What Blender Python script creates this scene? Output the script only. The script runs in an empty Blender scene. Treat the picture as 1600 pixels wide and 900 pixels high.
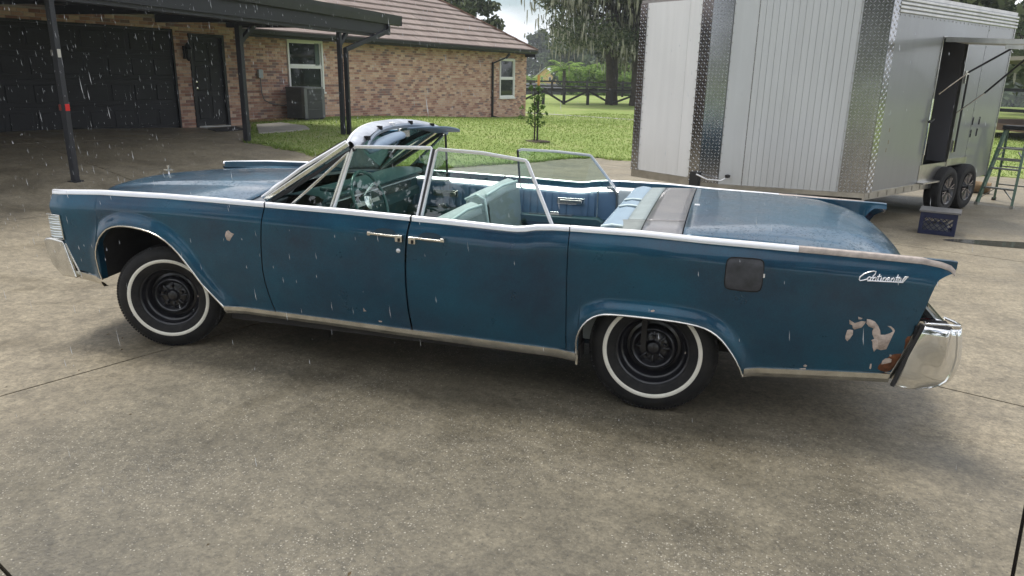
import bpy, bmesh, math, random
import numpy as np
from mathutils import Vector, Matrix
random.seed(7)
SC = bpy.context.scene
COL = SC.collection
R = math.radians

# ------------------------------------------------------------------ camera
cam = bpy.data.cameras.new('camera')
cam.sensor_width = 36.0
cam.lens = 1144.2271 / 1600 * 36
cam.clip_end = 2000
cam.clip_start = 0.05
co = bpy.data.objects.new('camera', cam)
COL.objects.link(co)
rr = Vector((0.96013631, 0.27893879, 0.01820501))
uu = Vector((-0.09525024, 0.26524145, 0.95946567))
ff = Vector((-0.26280347, 0.92295186, -0.28123693))
M = Matrix(((rr.x, uu.x, -ff.x, 4.3497), (rr.y, uu.y, -ff.y, -4.7881), (rr.z, uu.z, -ff.z, 1.8216), (0, 0, 0, 1)))
co.matrix_world = M
SC.camera = co

# ------------------------------------------------------------------ sky, sun, exposure
SUN_EL, SUN_AZ = R(68), R(-52)      # azimuth clockwise from +Y
w = bpy.data.worlds.new('World')
SC.world = w
w.use_nodes = True
nt = w.node_tree
nt.nodes.clear()
def N(t, **k):
    n = nt.nodes.new(t)
    for a, b in k.items(): setattr(n, a, b)
    return n
sky = N('ShaderNodeTexSky', sky_type='NISHITA', sun_disc=False, sun_elevation=SUN_EL, sun_rotation=SUN_AZ)
tc = N('ShaderNodeTexCoord')
mp = N('ShaderNodeMapping'); mp.inputs['Scale'].default_value = (1, 1, 2.6)
mp.inputs['Location'].default_value = (1.3, 0.4, 0.7)
nz = N('ShaderNodeTexNoise'); nz.inputs['Scale'].default_value = 2.6; nz.inputs['Detail'].default_value = 7; nz.inputs['Roughness'].default_value = 0.55
cr = N('ShaderNodeValToRGB'); cr.color_ramp.elements[0].position = 0.38; cr.color_ramp.elements[1].position = 0.52
nz2 = N('ShaderNodeTexNoise'); nz2.inputs['Scale'].default_value = 4; nz2.inputs['Detail'].default_value = 5
cc = N('ShaderNodeValToRGB')
cc.color_ramp.elements[0].color = (7.8, 8.3, 9.2, 1); cc.color_ramp.elements[0].position = .35
cc.color_ramp.elements[1].color = (14.0, 14.2, 14.6, 1); cc.color_ramp.elements[1].position = .6
mx = N('ShaderNodeMix', data_type='RGBA')
bg = N('ShaderNodeBackground'); bg.inputs['Strength'].default_value = 0.1
ow = N('ShaderNodeOutputWorld')
L = nt.links.new
L(tc.outputs['Generated'], mp.inputs[0]); L(mp.outputs[0], nz.inputs['Vector']); L(mp.outputs[0], nz2.inputs['Vector'])
L(nz.outputs[0], cr.inputs[0]); L(nz2.outputs[0], cc.inputs[0])
L(cr.outputs[0], mx.inputs['Factor']); L(sky.outputs[0], mx.inputs['A']); L(cc.outputs[0], mx.inputs['B'])
L(mx.outputs['Result'], bg.inputs['Color']); L(bg.outputs[0], ow.inputs[0])

sl = bpy.data.lights.new('sun', 'SUN'); sl.energy = 2.7; sl.angle = R(17); sl.color = (1.0, 0.96, 0.88)
so = bpy.data.objects.new('sun', sl); COL.objects.link(so)
sd = Vector((math.sin(SUN_AZ) * math.cos(SUN_EL), math.cos(SUN_AZ) * math.cos(SUN_EL), math.sin(SUN_EL)))
so.rotation_euler = sd.to_track_quat('Z', 'Y').to_euler()
SC.view_settings.view_transform = 'Standard'
SC.view_settings.look = 'None'
SC.view_settings.gamma = 1
SC.view_settings.exposure = 0.25

# ------------------------------------------------------------------ materials
MATS = {}
def mat(name, color=(.5, .5, .5), rough=.5, metal=0., coat=0., spec=.5, noise=None, bump=None, var=None, fn=None):
    """noise=(scale, amount) darkens and lightens the colour; bump=(scale, strength, distance); var=amount of piece-to-piece change"""
    if name in MATS: return MATS[name]
    m = bpy.data.materials.new(name); m.use_nodes = True
    t = m.node_tree; b = t.nodes['Principled BSDF']
    b.inputs['Base Color'].default_value = (*color, 1)
    b.inputs['Roughness'].default_value = rough
    b.inputs['Metallic'].default_value = metal
    b.inputs['Coat Weight'].default_value = coat
    b.inputs['Coat Roughness'].default_value = .08
    b.inputs['Specular IOR Level'].default_value = spec
    last = None
    tcn = t.nodes.new('ShaderNodeTexCoord')
    if noise:
        n = t.nodes.new('ShaderNodeTexNoise'); n.inputs['Scale'].default_value = noise[0]; n.inputs['Detail'].default_value = 8
        n.inputs['Roughness'].default_value = .62
        t.links.new(tcn.outputs['Object'], n.inputs['Vector'])
        mr = t.nodes.new('ShaderNodeMapRange'); mr.inputs['From Min'].default_value = .3; mr.inputs['From Max'].default_value = .7
        mr.inputs['To Min'].default_value = 1 - noise[1]; mr.inputs['To Max'].default_value = 1 + noise[1]
        t.links.new(n.outputs[0], mr.inputs['Value'])
        last = mr.outputs[0]
    if var:
        oi = t.nodes.new('ShaderNodeObjectInfo'); ge = t.nodes.new('ShaderNodeNewGeometry')
        ad = t.nodes.new('ShaderNodeMath'); ad.operation = 'ADD'
        t.links.new(oi.outputs['Random'], ad.inputs[0]); t.links.new(ge.outputs['Random Per Island'], ad.inputs[1])
        fr = t.nodes.new('ShaderNodeMath'); fr.operation = 'FRACT'; t.links.new(ad.outputs[0], fr.inputs[0])
        if isinstance(var, (list, tuple)):
            rp = t.nodes.new('ShaderNodeValToRGB'); rp.color_ramp.interpolation = 'CONSTANT'
            els = rp.color_ramp.elements
            for i, c in enumerate(var):
                e = els[i] if i < 2 else els.new(i / len(var))
                e.position = i / len(var); e.color = (*c, 1)
            t.links.new(fr.outputs[0], rp.inputs[0])
            src = rp.outputs[0]
        else:
            mr2 = t.nodes.new('ShaderNodeMapRange'); mr2.inputs['To Min'].default_value = 1 - var; mr2.inputs['To Max'].default_value = 1 + var
            t.links.new(fr.outputs[0], mr2.inputs['Value'])
            vm = t.nodes.new('ShaderNodeVectorMath'); vm.operation = 'SCALE'; vm.inputs[0].default_value = color
            t.links.new(mr2.outputs[0], vm.inputs['Scale']); src = vm.outputs[0]
        if last:
            v2 = t.nodes.new('ShaderNodeVectorMath'); v2.operation = 'SCALE'
            t.links.new(src, v2.inputs[0]); t.links.new(last, v2.inputs['Scale']); src = v2.outputs[0]
        t.links.new(src, b.inputs['Base Color'])
    elif last:
        vm = t.nodes.new('ShaderNodeVectorMath'); vm.operation = 'SCALE'; vm.inputs[0].default_value = color
        t.links.new(last, vm.inputs['Scale']); t.links.new(vm.outputs[0], b.inputs['Base Color'])
    if bump:
        n = t.nodes.new('ShaderNodeTexNoise'); n.inputs['Scale'].default_value = bump[0]; n.inputs['Detail'].default_value = 4
        t.links.new(tcn.outputs['Object'], n.inputs['Vector'])
        bp = t.nodes.new('ShaderNodeBump'); bp.inputs['Strength'].default_value = bump[1]; bp.inputs['Distance'].default_value = bump[2]
        t.links.new(n.outputs[0], bp.inputs['Height']); t.links.new(bp.outputs[0], b.inputs['Normal'])
    if fn: fn(m, t, b, tcn)
    MATS[name] = m
    return m

def nd(t, typ, ins=None, **k):
    n = t.nodes.new(typ)
    for a, b in k.items(): setattr(n, a, b)
    for a, v in (ins or {}).items():
        if isinstance(v, bpy.types.NodeSocket): t.links.new(v, n.inputs[a])
        else: n.inputs[a].default_value = v
    return n

def paint_fn(wet):
    def fn(m, t, b, tcn):
        o = tcn.outputs['Object']
        n1 = nd(t, 'ShaderNodeTexNoise', {'Vector': o, 'Scale': 1.7, 'Detail': 9, 'Roughness': .7})
        r1 = nd(t, 'ShaderNodeValToRGB', {0: n1.outputs[0]})
        e = r1.color_ramp.elements
        e[0].position = .36; e[0].color = (.003, .036, .076, 1)
        e[1].position = .66; e[1].color = (.005, .078, .136, 1)
        x = e.new(.84); x.color = (.018, .125, .165, 1)
        # oxidised cloudy blotches; the wet copy mixes in more, painting a pale wet sheen
        n2 = nd(t, 'ShaderNodeTexNoise', {'Vector': o, 'Scale': 5.5, 'Detail': 12, 'Roughness': .78})
        r2 = nd(t, 'ShaderNodeMapRange', {'Value': n2.outputs[0], 'From Min': .52, 'From Max': .72, 'To Min': 0., 'To Max': .10 if not wet else .20})
        mxn = nd(t, 'ShaderNodeMix', {'Factor': r2.outputs[0], 'A': r1.outputs[0], 'B': (.06, .13, .18, 1) if not wet else (.12, .18, .22, 1)}, data_type='RGBA')
        # fine flake
        n3 = nd(t, 'ShaderNodeTexNoise', {'Vector': o, 'Scale': 160., 'Detail': 3.})
        v3 = nd(t, 'ShaderNodeMapRange', {'Value': n3.outputs[0], 'From Min': .3, 'From Max': .7, 'To Min': .86, 'To Max': 1.16})
        sc = nd(t, 'ShaderNodeVectorMath', {0: mxn.outputs['Result'], 'Scale': v3.outputs[0]}, operation='SCALE')
        t.links.new(sc.outputs[0], b.inputs['Base Color'])
        rg = nd(t, 'ShaderNodeMapRange', {'Value': n2.outputs[0], 'From Min': .3, 'From Max': .75, 'To Min': .24, 'To Max': .46})
        t.links.new(rg.outputs[0], b.inputs['Roughness'])
        cw = nd(t, 'ShaderNodeMapRange', {'Value': n1.outputs[0], 'From Min': .3, 'From Max': .75, 'To Min': .9, 'To Max': .35})
        t.links.new(cw.outputs[0], b.inputs['Coat Weight'])
        b.inputs['Coat Roughness'].default_value = .06
        nb = nd(t, 'ShaderNodeTexNoise', {'Vector': o, 'Scale': 2.2, 'Detail': 2})
        if wet:
            wv = nd(t, 'ShaderNodeTexNoise', {'Vector': o, 'Scale': 30., 'Detail': 4})
            wa = nd(t, 'ShaderNodeVectorMath', {0: wv.outputs['Color'], 'Scale': .05}, operation='SCALE')
            wo = nd(t, 'ShaderNodeVectorMath', {0: o, 1: wa.outputs[0]}, operation='ADD')
            vo = nd(t, 'ShaderNodeTexVoronoi', {'Vector': wo.outputs[0], 'Scale': 70.})
            sp3 = nd(t, 'ShaderNodeSeparateColor', {0: vo.outputs['Color']})
            wet_n = nd(t, 'ShaderNodeTexNoise', {'Vector': o, 'Scale': 3.5, 'Detail': 5})
            thr = nd(t, 'ShaderNodeMapRange', {'Value': wet_n.outputs[0], 'From Min': .35, 'From Max': .62, 'To Min': .1, 'To Max': .8})
            on = nd(t, 'ShaderNodeMath', {0: sp3.outputs[0], 1: thr.outputs[0]}, operation='LESS_THAN')
            dr0 = nd(t, 'ShaderNodeMapRange', {'Value': vo.outputs['Distance'], 'From Min': .05, 'From Max': .40, 'To Min': 1., 'To Max': 0.})
            dr = nd(t, 'ShaderNodeMath', {0: dr0.outputs[0], 1: on.outputs[0]}, operation='MULTIPLY')
            b1 = nd(t, 'ShaderNodeBump', {'Height': dr.outputs[0], 'Strength': 1., 'Distance': .005})
            b2 = nd(t, 'ShaderNodeBump', {'Height': nb.outputs[0], 'Strength': .3, 'Distance': .02, 'Normal': b1.outputs[0]})
        else:
            b2 = nd(t, 'ShaderNodeBump', {'Height': nb.outputs[0], 'Strength': .4, 'Distance': .02})
        t.links.new(b2.outputs[0], b.inputs['Normal']); 
        if wet: t.links.new(b1.outputs[0], b.inputs['Coat Normal'])
    return fn
PAINT = mat('car_paint', metal=.45, coat=.4, fn=paint_fn(False))
PAINT_W = mat('car_paint_wet', metal=.40, coat=.6, fn=paint_fn(True))

def grey_panel_fn(m, t, b, tcn):
    o = tcn.outputs['Object']
    n1 = nd(t, 'ShaderNodeTexNoise', {'Vector': o, 'Scale': 6., 'Detail': 9, 'Roughness': .7})
    r1 = nd(t, 'ShaderNodeValToRGB', {0: n1.outputs[0]})
    e = r1.color_ramp.elements
    e[0].position = .35; e[0].color = (.085, .085, .095, 1); e[1].position = .7; e[1].color = (.17, .155, .15, 1)
    t.links.new(r1.outputs[0], b.inputs['Base Color'])
    vo = nd(t, 'ShaderNodeTexVoronoi', {'Vector': o, 'Scale': 110.})
    dr = nd(t, 'ShaderNodeMapRange', {'Value': vo.outputs['Distance'], 'From Min': .05, 'From Max': .4, 'To Min': 1., 'To Max': 0.})
    b1 = nd(t, 'ShaderNodeBump', {'Height': dr.outputs[0], 'Strength': .5, 'Distance': .002})
    t.links.new(b1.outputs[0], b.inputs['Normal'])
GREYP = mat('weathered_panel', rough=.3, coat=.4, fn=grey_panel_fn)
PRIMER = mat('primer_patch', (.43, .35, .30), .8, noise=(38, .38))
CHROME = mat('chrome', (.80, .80, .79), .10, 1., noise=(9, .08))
CHROME_D = mat('weathered_chrome', (.70, .68, .63), .24, 1., noise=(14, .22), bump=(60, .12, .002))
STRIP = mat('bright_trim', (.88, .88, .90), .30, .6, noise=(5, .05))
STRIP_W = mat('dulled_trim', (.44, .38, .34), .5, .5, noise=(30, .25))
BLACK = mat('black_rubber', (.018, .018, .019), .62, noise=(12, .2))
def tyre_fn(m, t, b, tcn):
    o = tcn.outputs['Object']
    n1 = nd(t, 'ShaderNodeTexNoise', {'Vector': o, 'Scale': 14., 'Detail': 9, 'Roughness': .7})
    r1 = nd(t, 'ShaderNodeValToRGB', {0: n1.outputs[0]})
    e = r1.color_ramp.elements
    e[0].position = .4; e[0].color = (.008, .008, .009, 1); e[1].position = .78; e[1].color = (.026, .024, .021, 1)
    t.links.new(r1.outputs[0], b.inputs['Base Color'])
TYRE = mat('tyre_rubber', rough=.7, spec=.35, fn=tyre_fn)
WHITEWALL = mat('whitewall', (.74, .71, .62), .7, noise=(20, .10))
WHEELM = mat('black_wheel_steel', (.010, .010, .013), .28, .0, coat=.35, noise=(10, .3))
DARK = mat('dark_void', (.008, .008, .009), .9)
UNDER = mat('underbody', (.02, .018, .016), .9, noise=(8, .4))
VINYL = mat('pale_blue_vinyl', (.47, .52, .53), .42, noise=(6, .07), bump=(240, .15, .001))
VINYL_L = mat('pale_piping', (.60, .70, .70), .4)
VINYL_B = mat('blue_door_vinyl', (.075, .145, .235), .45, noise=(6, .08), bump=(240, .15, .001))
VINYL_D = mat('dark_teal_dash', (.03, .075, .085), .4, noise=(8, .1))
VINYL_G = mat('grey_seat_back', (.26, .29, .29), .6, noise=(10, .08))
CARPET = mat('carpet', (.02, .035, .045), .95, noise=(40, .3))
LENS = mat('lamp_glass', (.62, .66, .66), .15, .55, noise=(20, .06))
RUST = mat('rust', (.12, .042, .015), .9, noise=(30, .55), bump=(90, .5, .004))

def glass_mat(name, tint, base_refl=1.0):
    m = bpy.data.materials.new(name); m.use_nodes = True
    t = m.node_tree; t.nodes.clear()
    out = nd(t, 'ShaderNodeOutputMaterial')
    tr = nd(t, 'ShaderNodeBsdfTransparent', {'Color': (*tint, 1)})
    gl = nd(t, 'ShaderNodeBsdfGlossy', {'Color': (.95, .98, .97, 1), 'Roughness': .012})
    ly = nd(t, 'ShaderNodeFresnel', {'IOR': 1.8})
    mxs = nd(t, 'ShaderNodeMixShader', {0: ly.outputs[0], 1: tr.outputs[0], 2: gl.outputs[0]})
    t.links.new(mxs.outputs[0], out.inputs[0])
    MATS[name] = m
    return m
GLASS = glass_mat('car_glass', (.70, .83, .77))
WGLASS = mat('window_glass', (.012, .018, .016), .04, spec=.8)

def leaf_mat(name, cols, trans=.35):
    m = bpy.data.materials.new(name); m.use_nodes = True
    t = m.node_tree; t.nodes.clear()
    out = nd(t, 'ShaderNodeOutputMaterial')
    ge = nd(t, 'ShaderNodeNewGeometry')
    rp = nd(t, 'ShaderNodeValToRGB', {0: ge.outputs['Random Per Island']})
    els = rp.color_ramp.elements
    for i, c in enumerate(cols):
        e = els[i] if i < 2 else els.new(.5)
        e.position = i / max(1, len(cols) - 1); e.color = (*c, 1)
    di = nd(t, 'ShaderNodeBsdfDiffuse', {'Color': rp.outputs[0]})
    tl = nd(t, 'ShaderNodeBsdfTranslucent', {'Color': rp.outputs[0]})
    mxs = nd(t, 'ShaderNodeMixShader', {0: trans, 1: di.outputs[0], 2: tl.outputs[0]})
    t.links.new(mxs.outputs[0], out.inputs[0])
    MATS[name] = m
    return m
LEAF_OAK = leaf_mat('oak_leaves', [(.055, .078, .042), (.11, .135, .075), (.22, .24, .145)])
LEAF_FAR = leaf_mat('far_leaves', [(.045, .070, .035), (.08, .11, .06), (.14, .17, .10)])
LEAF_MID = leaf_mat('bright_leaves', [(.14, .24, .06), (.24, .36, .10), (.38, .48, .17)])
MOSS = leaf_mat('spanish_moss', [(.22, .22, .17), (.32, .31, .25), (.44, .43, .35)], .25)
BARK = mat('bark', (.060, .050, .040), .95, noise=(5, .45), bump=(14, .8, .04))
GRASSB = leaf_mat('grass_blades', [(.15, .23, .05), (.25, .34, .085), (.36, .39, .16)], .45)

# ------------------------------------------------------------------ object helpers
WS = {}
def tag(o, label=None, cat=None, group=None, kind=None):
    if label: o['label'] = label
    if cat: o['category'] = cat
    if group: o['group'] = group
    if kind: o['kind'] = kind
    return o
def empty(name, loc=(0, 0, 0), rot=0., label=None, cat=None, group=None, world=True):
    o = bpy.data.objects.new(name, None); COL.objects.link(o)
    o.location = loc; o.rotation_euler = (0, 0, rot); o.empty_display_size = .2
    if world: WS[o.name] = Matrix.Translation(Vector(loc)).inverted()
    return tag(o, label, cat, group)
def link(name, me, parent=None, kind=None, label=None):
    o = bpy.data.objects.new(name, me); COL.objects.link(o)
    if parent is not None:
        o.parent = parent
        if parent.name in WS: o.matrix_parent_inverse = WS[parent.name]
    if kind: o['kind'] = kind
    if label: o['label'] = label
    return o
class MB:
    def __init__(s): s.v = []; s.f = []
    def add(s, v, f):
        n = len(s.v); s.v += [tuple(p) for p in v]; s.f += [tuple(i + n for i in q) for q in f]; return s
    def box(s, a, b):
        x0, y0, z0 = a; x1, y1, z1 = b
        return s.add([(x0, y0, z0), (x1, y0, z0), (x1, y1, z0), (x0, y1, z0), (x0, y0, z1), (x1, y0, z1), (x1, y1, z1), (x0, y1, z1)],
                     [(0, 3, 2, 1), (4, 5, 6, 7), (0, 1, 5, 4), (1, 2, 6, 5), (2, 3, 7, 6), (3, 0, 4, 7)])
    def beam(s, p, q, wd, ht, up=(0, 0, 1)):
        p = Vector(p); q = Vector(q); d = (q - p).normalized(); up = Vector(up)
        if abs(d.dot(up)) > .98: up = Vector((1, 0, 0))
        a = d.cross(up).normalized() * wd / 2; b = a.cross(d).normalized() * ht / 2
        vs = [p - a - b, p + a - b, p + a + b, p - a + b, q - a - b, q + a - b, q + a + b, q - a + b]
        return s.add(vs, [(3, 2, 1, 0), (4, 5, 6, 7), (0, 1, 5, 4), (1, 2, 6, 5), (2, 3, 7, 6), (3, 0, 4, 7)])
    def tube(s, pts, r, n=8, closed=False, flat=1.0):
        pts = [Vector(p) for p in pts]; m = len(pts)
        rs = r if isinstance(r, (list, tuple)) else [r] * m
        t0 = (pts[1] - pts[0]).normalized()
        a = t0.cross(Vector((0, 0, 1)))
        if a.length < .1: a = t0.cross(Vector((0, 1, 0)))
        a.normalize(); vs = []
        for i in range(m):
            if closed: t = (pts[(i + 1) % m] - pts[i - 1]).normalized()
            elif i == 0: t = t0
            elif i == m - 1: t = (pts[i] - pts[i - 1]).normalized()
            else: t = (pts[i + 1] - pts[i - 1]).normalized()
            a = (a - t * a.dot(t)).normalized(); b = t.cross(a)
            for k in range(n):
                an = 2 * math.pi * k / n
                vs.append(pts[i] + a * math.cos(an) * rs[i] + b * math.sin(an) * rs[i] * flat)
        fs = []
        for i in range(m if closed else m - 1):
            j = (i + 1) % m
            for k in range(n): fs.append((i * n + k, i * n + (k + 1) % n, j * n + (k + 1) % n, j * n + k))
        if not closed: fs.append(tuple(reversed(range(n)))); fs.append(tuple((m - 1) * n + k for k in range(n)))
        return s.add(vs, fs)
    def grid(s, P):
        """P[i][j] points"""
        ni, nj = len(P), len(P[0])
        return s.add([q for row in P for q in row], [(i * nj + j, i * nj + j + 1, (i + 1) * nj + j + 1, (i + 1) * nj + j) for i in range(ni - 1) for j in range(nj - 1)])
    def prism(s, poly, axis, a, b):
        """poly in the two other axes"""
        n = len(poly)
        def mk(p, c):
            l = list(p); l.insert(axis, c); return tuple(l)
        vs = [mk(p, a) for p in poly] + [mk(p, b) for p in poly]
        return s.add(vs, [tuple(range(n)), tuple(reversed(range(n, 2 * n)))] + [(i, n + i, n + (i + 1) % n, (i + 1) % n) for i in range(n)])
    def lathe(s, prof, n=48, axis='y', c=(0, 0, 0)):
        vs = []; m = len(prof)
        for k in range(n):
            a = 2 * math.pi * k / n
            for r, h in prof:
                if axis == 'y': vs.append((c[0] + r * math.cos(a), c[1] + h, c[2] + r * math.sin(a)))
                elif axis == 'x': vs.append((c[0] + h, c[1] + r * math.cos(a), c[2] + r * math.sin(a)))
                else: vs.append((c[0] + r * math.cos(a), c[1] + r * math.sin(a), c[2] + h))
        return s.add(vs, [(k * m + j, k * m + j + 1, ((k + 1) % n) * m + j + 1, ((k + 1) % n) * m + j) for k in range(n) for j in range(m - 1)])
    def mesh(s, name, m, smooth=False, fix=True):
        me = bpy.data.meshes.new(name); me.from_pydata(s.v, [], s.f)
        if fix:
            bm = bmesh.new(); bm.from_mesh(me); bmesh.ops.recalc_face_normals(bm, faces=bm.faces); bm.to_mesh(me); bm.free()
        me.materials.append(m)
        if smooth:
            me.polygons.foreach_set('use_smooth', [True] * len(me.polygons))
            try: me.set_sharp_from_angle(angle=R(smooth if smooth > 1 else 40))
            except Exception: pass
        me.update(); return me
    def build(s, name, m, parent=None, smooth=False, bevel=0, seg=2, solid=0, label=None, kind=None, fix=True):
        o = link(name, s.mesh(name, m, smooth, fix), parent, kind, label)
        if solid:
            md = o.modifiers.new('thickness', 'SOLIDIFY'); md.thickness = solid; md.offset = 0
        if bevel:
            md = o.modifiers.new('edges', 'BEVEL'); md.width = bevel; md.segments = seg; md.limit_method = 'ANGLE'; md.angle_limit = R(35)
            md.harden_normals = True
            for p_ in o.data.polygons: p_.use_smooth = True
        return o
def B(a, b): return MB().box(a, b)
def np_mesh(name, V, nper, m, smooth=False):
    """V (n*nper,3) -> separate polygons of nper corners"""
    V = np.asarray(V, dtype=np.float32); n = len(V) // nper
    me = bpy.data.meshes.new(name)
    me.vertices.add(len(V)); me.vertices.foreach_set('co', V.ravel())
    me.loops.add(len(V)); me.loops.foreach_set('vertex_index', np.arange(len(V), dtype=np.int32))
    me.polygons.add(n); me.polygons.foreach_set('loop_start', np.arange(0, len(V), nper, dtype=np.int32))
    me.materials.append(m); me.update(calc_edges=True); return me
def ss(a, b, x):
    t = min(1, max(0, (x - a) / (b - a))); return t * t * (3 - 2 * t)
def interp(pts, x):
    if x <= pts[0][0]: return pts[0][1]
    for (a, b), (c, d) in zip(pts, pts[1:]):
        if x <= c: return b + (d - b) * (x - a) / (c - a) if c > a else d
    return pts[-1][1]

# ------------------------------------------------------------------ ground shape
G0 = (-7.35, 10.93); PH = R(76)
DX, DY = math.cos(PH), math.sin(PH); NX, NY = DY, -DX
def zg(x, y):
    u = (x - G0[0]) * NX + (y - G0[1]) * NY; v = (x - G0[0]) * DX + (y - G0[1]) * DY
    A = .46 - .46 * ss(3, 17, v) + .14 * ss(0, 5, -v)
    z = A * (1 - ss(0, 9, u))
    dd = math.hypot(x - 4.3, y + 4.8)
    z -= .012 * (1 - ss(2.8, 5.0, math.hypot((x - 2.7) / 1.3, y)))
    return z - 4.6 * ss(66, 150, dd)

def concrete_fn(m, t, b, tcn):
    o = nd(t, 'ShaderNodeNewGeometry').outputs['Position']
    big = nd(t, 'ShaderNodeTexNoise', {'Vector': o, 'Scale': .33, 'Detail': 5, 'Roughness': .6})
    # darker grey oval in the middle of the drive, paler tan concrete elsewhere
    mpn = nd(t, 'ShaderNodeMapping', {'Vector': o, 'Location': (-.95, .55, 0), 'Scale': (.30, .27, 0)})
    ln = nd(t, 'ShaderNodeVectorMath', {0: mpn.outputs[0]}, operation='LENGTH')
    su = nd(t, 'ShaderNodeMath', {0: big.outputs[0], 1: .9}, operation='MULTIPLY')
    ad = nd(t, 'ShaderNodeMath', {0: ln.outputs['Value'], 1: su.outputs[0]}, operation='ADD')
    zone = nd(t, 'ShaderNodeMapRange', {'Value': ad.outputs[0], 'From Min': 1.0, 'From Max': 1.40})
    col = nd(t, 'ShaderNodeMix', {'Factor': zone.outputs[0], 'A': (.120, .104, .073, 1), 'B': (.222, .188, .132, 1)}, data_type='RGBA')
    mid = nd(t, 'ShaderNodeTexNoise', {'Vector': o, 'Scale': 2.1, 'Detail': 10, 'Roughness': .68})
    mv = nd(t, 'ShaderNodeMapRange', {'Value': mid.outputs[0], 'From Min': .3, 'From Max': .7, 'To Min': .74, 'To Max': 1.28})
    s1 = nd(t, 'ShaderNodeVectorMath', {0: col.outputs['Result'], 'Scale': mv.outputs[0]}, operation='SCALE')
    fine = nd(t, 'ShaderNodeTexNoise', {'Vector': o, 'Scale': 55., 'Detail': 6, 'Roughness': .7})
    fv = nd(t, 'ShaderNodeMapRange', {'Value': fine.outputs[0], 'From Min': .3, 'From Max': .7, 'To Min': .62, 'To Max': 1.38})
    s2 = nd(t, 'ShaderNodeVectorMath', {0: s1.outputs[0], 'Scale': fv.outputs[0]}, operation='SCALE')
    g2 = nd(t, 'ShaderNodeTexNoise', {'Vector': o, 'Scale': 17., 'Detail': 5, 'Roughness': .75})
    gv = nd(t, 'ShaderNodeMapRange', {'Value': g2.outputs[0], 'From Min': .34, 'From Max': .66, 'To Min': .74, 'To Max': 1.26})
    s2 = nd(t, 'ShaderNodeVectorMath', {0: s2.outputs[0], 'Scale': gv.outputs[0]}, operation='SCALE')
    # exposed aggregate: pale and dark stones, thicker inside the oval
    vo = nd(t, 'ShaderNodeTexVoronoi', {'Vector': o, 'Scale': 62., 'Randomness': 1.})
    sep = nd(t, 'ShaderNodeSeparateColor', {0: vo.outputs['Color']})
    isd = nd(t, 'ShaderNodeMapRange', {'Value': vo.outputs['Distance'], 'From Min': .18, 'From Max': .34, 'To Min': 1., 'To Max': 0.})
    wn = nd(t, 'ShaderNodeTexNoise', {'Vector': o, 'Scale': 1.1, 'Detail': 4})
    th = nd(t, 'ShaderNodeMapRange', {'Value': wn.outputs[0], 'From Min': .42, 'From Max': .68, 'To Min': .97, 'To Max': .60})
    zt = nd(t, 'ShaderNodeMath', {0: zone.outputs[0], 1: .3, 2: th.outputs[0]}, operation='MULTIPLY_ADD')
    pk = nd(t, 'ShaderNodeMath', {0: sep.outputs[0], 1: zt.outputs[0]}, operation='GREATER_THAN')
    pm = nd(t, 'ShaderNodeMath', {0: pk.outputs[0], 1: isd.outputs[0]}, operation='MULTIPLY')
    pm2 = nd(t, 'ShaderNodeMath', {0: pm.outputs[0], 1: .55}, operation='MULTIPLY')
    c2 = nd(t, 'ShaderNodeMix', {'Factor': pm2.outputs[0], 'A': s2.outputs[0], 'B': (.50, .46, .38, 1)}, data_type='RGBA')
    dk = nd(t, 'ShaderNodeMath', {0: sep.outputs[1], 1: .88}, operation='GREATER_THAN')
    dm = nd(t, 'ShaderNodeMath', {0: dk.outputs[0], 1: isd.outputs[0]}, operation='MULTIPLY')
    dm2 = nd(t, 'ShaderNodeMath', {0: dm.outputs[0], 1: .7}, operation='MULTIPLY')
    c3 = nd(t, 'ShaderNodeMix', {'Factor': dm2.outputs[0], 'A': c2.outputs['Result'], 'B': (.045, .04, .035, 1)}, data_type='RGBA')
    vq = nd(t, 'ShaderNodeTexVoronoi', {'Vector': o, 'Scale': 118., 'Randomness': 1.})
    sq = nd(t, 'ShaderNodeSeparateColor', {0: vq.outputs['Color']})
    dq = nd(t, 'ShaderNodeMapRange', {'Value': vq.outputs['Distance'], 'From Min': .2, 'From Max': .4, 'To Min': 1., 'To Max': 0.})
    kq = nd(t, 'ShaderNodeMath', {0: sq.outputs[0], 1: zt.outputs[0]}, operation='GREATER_THAN')
    mq = nd(t, 'ShaderNodeMath', {0: kq.outputs[0], 1: dq.outputs[0]}, operation='MULTIPLY')
    mq2 = nd(t, 'ShaderNodeMath', {0: mq.outputs[0], 1: .45}, operation='MULTIPLY')
    c3 = nd(t, 'ShaderNodeMix', {'Factor': mq2.outputs[0], 'A': c3.outputs['Result'], 'B': (.46, .43, .36, 1)}, data_type='RGBA')
    # stains
    st = nd(t, 'ShaderNodeTexNoise', {'Vector': o, 'Scale': .8, 'Detail': 6, 'Distortion': 1.5})
    sv = nd(t, 'ShaderNodeMapRange', {'Value': st.outputs[0], 'From Min': .52, 'From Max': .74, 'To Min': 1., 'To Max': .72})
    s4 = nd(t, 'ShaderNodeVectorMath', {0: c3.outputs['Result'], 'Scale': sv.outputs[0]}, operation='SCALE')
    t.links.new(s4.outputs[0], b.inputs['Base Color'])
    rg = nd(t, 'ShaderNodeMapRange', {'Value': st.outputs[0], 'From Min': .35, 'From Max': .65, 'To Min': .65, 'To Max': .38})
    t.links.new(rg.outputs[0], b.inputs['Roughness'])
    h1 = nd(t, 'ShaderNodeBump', {'Height': fine.outputs[0], 'Strength': .6, 'Distance': .006})
    h2 = nd(t, 'ShaderNodeBump', {'Height': pm.outputs[0], 'Strength': .5, 'Distance': .004, 'Normal': h1.outputs[0]})
    t.links.new(h2.outputs[0], b.inputs['Normal'])
CONC = mat('concrete', rough=.7, fn=concrete_fn)
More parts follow.
